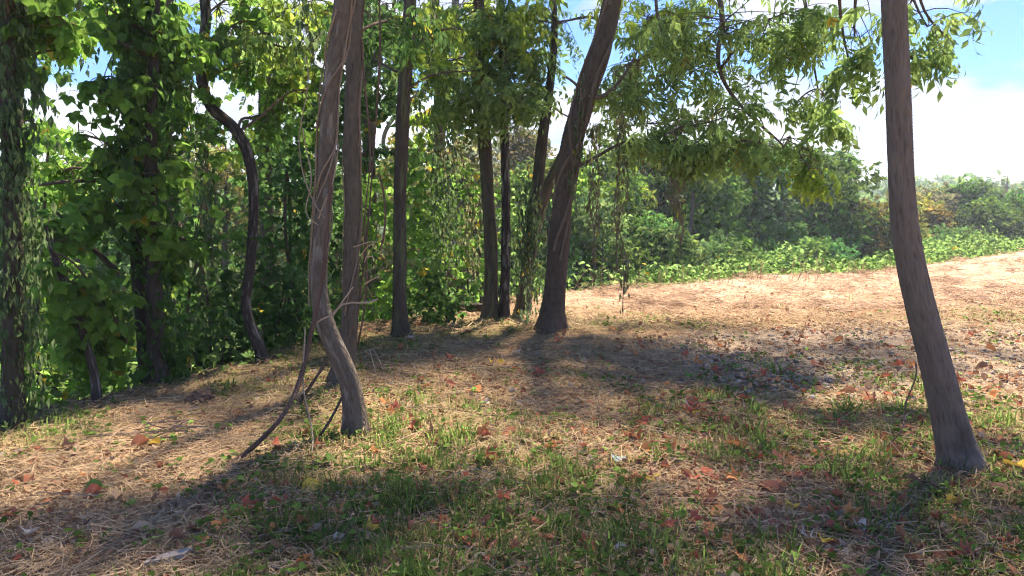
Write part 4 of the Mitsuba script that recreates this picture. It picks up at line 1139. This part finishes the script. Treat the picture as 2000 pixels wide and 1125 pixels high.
# litter: small crumpled leaf scraps
mb = MB()
x, y, d = ground_points(50000, 2.2, 15, 1.0)
keep = rng.random(len(x)) < .35 + .65 * sstep(.4, .6, fbm(np.stack([x * .9, y * .9, 0 * x], -1), 3, 71)) * (1 - .88 * field_mask(x, y))
x, y, d = x[keep], y[keep], d[keep]
n = len(x)
LC = np.array([[.27, .15, .09], [.36, .24, .15], [.22, .12, .08], [.40, .31, .21], [.30, .10, .06], [.30, .26, .20]])
col = LC[rng.choice(6, n, p=(.26, .24, .18, .16, .07, .09))] * rng.uniform(.65, 1.2, (n, 1))
bake(mb, BROAD + SINGLE, np.stack([x, y, ground_z(x, y, d) + .012 + .02 * rng.random(n)], 1), rand_dir(n) * [1, 1, .3], unit(np.array([0, 0, 1.0]) + .55 * rng.normal(size=(n, 3))), rng.uniform(.02, .06, n) * (1 + .2 * sstep(-.5, 1.5, x)), col * (1 + sstep(-.5, 2, x)[:, None] * np.array([.06, -.04, -.06])))
mb.put('leaf_litter', 'dry_material', False, label='small brown and russet leaf scraps littering the clearing', category='leaf litter', kind='stuff')

# clods of straw
mb = MB()
x, y, d = ground_points(2600, 9, 30, 1.2)
keep = (field_mask(x, y) > .4) & (fbm(np.stack([x * .7, y * .7, 0 * x], -1), 3, 91) > .47)
x, y, d = x[keep], y[keep], d[keep]
per = 26
n = len(x) * per
P = np.repeat(np.stack([x, y, ground_z(x, y, d) + .015], 1), per, 0) + rng.normal(size=(n, 3)) * [.10, .10, .02] + np.abs(rng.normal(size=(n, 3))) * [0, 0, .03]
strips(mb, P, rng.uniform(0, 6.3, n), rng.uniform(.10, .32, n), rng.uniform(.006, .016, n), np.repeat(rng.uniform(.55, 1.15, (len(x), 1)), per, 0) * np.array([.46, .34, .25]) * rng.uniform(.6, 1.2, (n, 1)), lift=.06)
mb.put('straw_clods', 'dry_material', False, label='low lumps of raked straw dotted over the sunlit field', category='straw', kind='stuff')

# gravel
mb = MB()
ico = trimesh.creation.icosphere(subdivisions=1)
pebs = []
for a in range(5):
    v = np.array(ico.vertices) * (1 + .35 * (fbm(np.array(ico.vertices) * 1.3 + a * 5, 2, a) - .5)[:, None] * 2) * rng.uniform(.6, 1.1, 3) * [1, 1, .6]
    pebs.append((v, np.array(ico.faces), np.zeros(len(v))))
x, y, d = ground_points(40000, 3.4, 13, 1.0)
keep = rng.random(len(x)) < gravel_mask(x, y) * .34
x, y, d = x[keep], y[keep], d[keep]
n = len(x)
gcol = np.array([.30, .265, .235]) * rng.uniform(.5, 1.25, (n, 1)) * (1 + rng.normal(size=(n, 3)) * .03)
bake(mb, pebs, np.stack([x, y, ground_z(x, y, d) + .008], 1), rand_dir(n) * [1, 1, .2], unit(np.array([0, 0, 1.0]) + .3 * rng.normal(size=(n, 3))), rng.uniform(.011, .034, n), gcol)
mb.put('gravel', 'rough_material', True, label='patch of grey and white gravel around the curved trunk', category='gravel', kind='stuff')

# small dead twigs
mb = MB()
x, y, d = ground_points(700, 2.5, 13, 1.1)
n = len(x)
A = np.stack([x, y, ground_z(x, y, d) + .02], 1)
az = rng.uniform(0, 2 * np.pi, n)
L = rng.uniform(.1, .55, n)
Bq = A + np.stack([np.cos(az) * L, np.sin(az) * L, rng.uniform(-.01, .05, n)], 1)
twig_tubes(mb, A, (A + Bq) / 2 + rng.normal(size=(n, 3)) * [.04, .04, .015], Bq, rng.uniform(.0025, .006, n), np.full(n, .0018), (.27, .21, .16))
mb.put('twig_litter', 'rough_material', False, label='thin dead twigs scattered over the straw', category='twig litter', kind='stuff')

# fallen leaves, each one a thing
LOBE = [lobed(R0, c) for c in (.15, .35, .55, .8)]
FOLD = [(*broad(.8, .3, .3), np.zeros(11)), (*broad(.6, .45, .5), np.zeros(11)), (*broad(1.0, .12, .2), np.zeros(11))]
TONES = {'russet': (.34, .15, .09), 'red': (.38, .12, .08), 'orange': (.50, .235, .10), 'yellow': (.55, .40, .08), 'tan': (.44, .31, .20), 'brown': (.22, .12, .08), 'pale': (.52, .46, .40), 'green': (.14, .24, .06), 'bluegrey': (.22, .29, .31)}
PLY = {}


def fallen(px, py, wpx, tone, label, group=None, shape=None, lift=.035):
    p = ground_at(px, py) + [0, 0, lift]
    s = wpx / FPX * p[1]
    temps = FOLD if shape == 'plain' else LOBE
    t = int(rng.integers(0, len(temps)))
    k = (shape == 'plain', t, tone)
    if k not in PLY:
        v, f, j = temps[t]
        PLY[k] = mikit.ply((v - [.3, 0, 0], f), 'dry_material', color=np.clip(np.array(TONES[tone])[None] * (1 + .3 * np.broadcast_to(j, len(v)))[:, None], 0, 1), uv=np.zeros((len(v), 2)))
    x = unit(rand_dir(1)[0] * [1, 1, .25])
    nn = unit(np.array([0, 0, 1.0]) + .38 * rng.normal(size=3) + [0, -.25, 0])
    y = unit(np.cross(nn, x))
    z = np.cross(x, y)
    m = np.eye(4)
    m[:3, 0], m[:3, 1], m[:3, 2], m[:3, 3] = x * s, y * s, z * s, p
    key = thing('fallen_leaf', label, 'leaf', group)
    scene[key] = {**PLY[k], 'to_world': T(m.tolist())}


for px, py, w, tone, label, shape in (
        (1300, 1040, 52, 'red', 'large dark red lobed leaf lying open in the near grass', 'lobed'), (1360, 922, 27, 'red', 'bright red leaf standing up from dark grass', 'lobed'), (1205, 1000, 32, 'orange', 'curled orange-brown leaf beside the green tuft', 'plain'),
        (1232, 860, 42, 'russet', 'big crumpled russet leaf in a sun fleck', 'lobed'), (1137, 852, 27, 'orange', 'orange leaf just left of the big crumpled russet leaf', 'lobed'), (1138, 886, 28, 'red', 'dull red leaf cupped in the straw below the orange one', 'lobed'),
        (1208, 903, 36, 'bluegrey', 'blue-grey leaf lying underside up in the grass', 'plain'), (1458, 846, 28, 'red', 'vivid red leaf at the edge of a sun streak', 'lobed'), (1960, 1092, 46, 'orange', 'bright orange leaf at the very corner of the clearing', 'lobed'),
        (1676, 1040, 44, 'pale', 'pale pointed leaf standing on edge in the grass', 'plain'), (1625, 1040, 46, 'brown', 'dark brown leaf beside the pale pointed leaf', 'plain'), (1655, 1048, 34, 'orange', 'orange-brown leaf overlapping the dark brown leaf', 'lobed'),
        (1760, 1055, 40, 'orange', 'orange leaf on the thin straw below the curved trunk', 'lobed'), (1535, 1092, 36, 'orange', 'upright orange leaf beside the near green tuft', 'lobed'), (1445, 1108, 42, 'orange', 'brown-orange leaf cut off by the lower frame edge', 'lobed'),
        (1335, 1080, 48, 'tan', 'big curled tan leaf with a ragged edge', 'lobed'), (1855, 990, 32, 'yellow', 'ochre leaf on the shaded straw below the curved trunk', 'lobed'), (1840, 965, 26, 'bluegrey', 'small grey-green leaf near the shaded foot of the curved trunk', 'plain'),
        (1688, 958, 36, 'tan', 'tan rounded leaf among the seedlings', 'plain'), (1700, 975, 36, 'red', 'dark red leaf under the tan rounded leaf', 'lobed'), (1530, 898, 34, 'orange', 'orange leaf in the shaded grass', 'lobed'), (1612, 828, 36, 'orange', 'flat orange leaf in the straw strip before the gravel', 'lobed'),
        (1760, 720, 36, 'red', 'red leaf clump beside the curved trunk', 'lobed'), (1700, 793, 42, 'russet', 'wide russet leaf lying on the gravel', 'lobed'), (1938, 782, 30, 'orange', 'orange leaf lying on gravel right of the curved trunk', 'lobed'), (1990, 800, 34, 'russet', 'russet leaf right of the curved trunk at the frame edge', 'lobed'),
        (1980, 920, 52, 'yellow', 'long yellow leaf blade lying in the sun right of the curved trunk', 'plain'), (305, 875, 28, 'yellow', 'ovate yellow leaf in front of the twig heap', 'plain'), (160, 942, 22, 'orange', 'orange leaf in the sunny grass at the far side of the twig heap', 'lobed'),
        (470, 816, 26, 'orange', 'amber leaf near the leaning dark branch', 'lobed'), (880, 705, 30, 'red', 'red leaf at the end of the narrow sun streak', 'lobed'), (850, 870, 34, 'russet', 'russet leaf right of the foot of the bent tree', 'lobed'), (720, 1000, 30, 'red', 'red-brown leaf with a folded edge below the bent tree', 'lobed'),
        (738, 975, 34, 'brown', 'dark brown crumpled leaf just above a folded red-brown one', 'lobed'), (660, 1065, 28, 'pale', 'pale bleached leaf lying in the near shaded grass', 'plain'), (935, 1100, 30, 'pale', 'pale grey curled leaf near the lower frame edge', 'plain'), (830, 907, 16, 'green', 'small round fresh green leaf in the shaded straw', 'plain'),
        (955, 1035, 40, 'russet', 'russet leaf standing upright in the near straw', 'plain'), (1362, 708, 20, 'orange', 'bright orange leaf in the middle of the shaded gravelly straw', 'lobed'), (1265, 800, 20, 'yellow', 'small yellow leaf in the straw beyond the red ones', 'plain'), (1360, 815, 26, 'yellow', 'mottled yellow leaf in the middle grass', 'lobed'),
        (960, 712, 22, 'yellow', 'yellow leaf left of the foot of the leaning tree', 'plain'), (1340, 970, 36, 'tan', 'tan folded leaf resting on a dark red one', 'plain'), (1355, 975, 32, 'red', 'dark red leaf beneath a tan folded one', 'lobed'), (1385, 1045, 36, 'orange', 'two-lobed orange-tan leaf right of the large dark red leaf', 'plain')):
    fallen(px, py, w, tone, label, None, shape)
LOOK = {'russet': 'dry russet', 'red': 'dull red', 'orange': 'faded orange', 'tan': 'dry tan', 'brown': 'dark brown', 'yellow': 'small yellow', 'pale': 'bleached pale', 'green': 'fresh green'}


def whereabouts(px, py):
    if py > 1020:
        return 'in the nearest grass along the lower frame edge' if px < 1000 else 'in the nearest grass below the curved trunk'
    if px < 560:
        return 'in sunny straw between thicket and bent tree'
    if py < 780:
        return 'in the far shaded straw before the leaning tree' if px < 1350 else 'on the gravelly straw beside the curved trunk'
    return 'in straw beside the foot of the bent tree' if px < 900 else 'in the patchy grass of the middle clearing' if px < 1450 else 'in grass left of the foot of the curved trunk' if px < 1830 else 'in the straw at the right frame edge'


for a in range(300):
    tone = str(rng.choice(list(LOOK), p=(.30, .20, .13, .14, .14, .04, .03, .02)))
    py = 640 + 470 * rng.random() ** .9
    px = rng.uniform(20, 1980) if py > 850 and rng.random() < .6 else rng.uniform(700, 1980)
    g = ground_at(px, py)
    if edge_distance(g[0], g[1]) > -.2 or abs(px - 690) < 60 and py < 860:
        continue
    shape = str(rng.choice(['lobed', 'lobed', 'plain']))
    lab = f"{LOOK[tone]} {'lobed' if shape == 'lobed' else 'oval'} leaf lying {whereabouts(px, py)}"
    fallen(px, py, np.clip(rng.uniform(.085, .16) * FPX / g[1], 9, 46), tone, lab, f'loose {tone} leaves on the ground', shape, .03)

# a clod, a heap of twigs, a weathered chip, a fallen log
g = ground_at(392, 786)
v = np.array(trimesh.creation.icosphere(subdivisions=4).vertices)
fc2 = np.array(trimesh.creation.icosphere(subdivisions=4).faces)
rr = 1 + .9 * (fbm(v * 2.2, 4, 5) - .5)
k = thing('rotten_stump', 'small dark rotten stump in the sunny grass before the thicket', 'stump')
MB().add(v * rr[:, None] * [.10, .09, .075] + g + [0, 0, .03], fc2, np.array([.10, .065, .05]) * (.5 + fbm(v * 5, 3, 6))[:, None]).put(k, 'bark_material', True)
labels[k] = {'label': 'small dark rotten stump in the sunny grass before the thicket', 'category': 'stump'}
g = ground_at(318, 852)
cs = []
for a in range(22):
    an, L = rng.normal() * .5 + .5, rng.uniform(.15, .5)
    c0 = g + [rng.normal() * .13, rng.normal() * .12, .02 + .07 * rng.random()]
    dv = np.array([math.cos(an), math.sin(an) * .8, rng.normal() * .15]) * L / 2
    cs.append(np.array([c0 - dv, c0 + rng.normal(size=3) * .015, c0 + dv]))
vine_thing('twig_heap', 'little heap of broken sunlit twigs in the grass before the thicket', cs, .006, (.33, .24, .17), 'twig heap')
g = ground_at(328, 1102)
k = thing('wood_chip', 'grey weathered wood chip in the near grass', 'wood chip')
box = trimesh.creation.box((.17, .055, .02)).subdivide().subdivide().subdivide()
v = np.array(box.vertices)
v = v + .012 * (fbm(v * [25, 90, 60], 3, 8) - .5)[:, None] + np.stack([.03 * v[:, 1] / .05, 0 * v[:, 0], 0 * v[:, 0]], 1)
an = .35
v = np.stack([v[:, 0] * math.cos(an) - v[:, 1] * math.sin(an), v[:, 0] * math.sin(an) + v[:, 1] * math.cos(an), v[:, 2] + .1 * v[:, 0]], 1) + g + [0, 0, .035]
MB().add(v, np.array(box.faces), np.array([.36, .31, .26]) * (.6 + .8 * fbm((v - g) * [20, 120, 60], 3, 9))[:, None]).put(k, 'rough_material', False)
labels[k] = {'label': 'grey weathered wood chip lying in the near grass', 'category': 'wood chip'}
k = thing('fallen_log', 'dark fallen log lying behind the foot of the thick dark trunk', 'log')
Q = np.array([[*at(882, 598, 11.0), .05], [*at(915, 600, 11.0), .065], [*at(960, 600, 11.05), .06]])
Q[:, 2] = ground_z(Q[:, 0], Q[:, 1]) + .10
trunk(k, Q, 'mossy', (.045, .037, .03), 20, .05, 0, 61, part='')
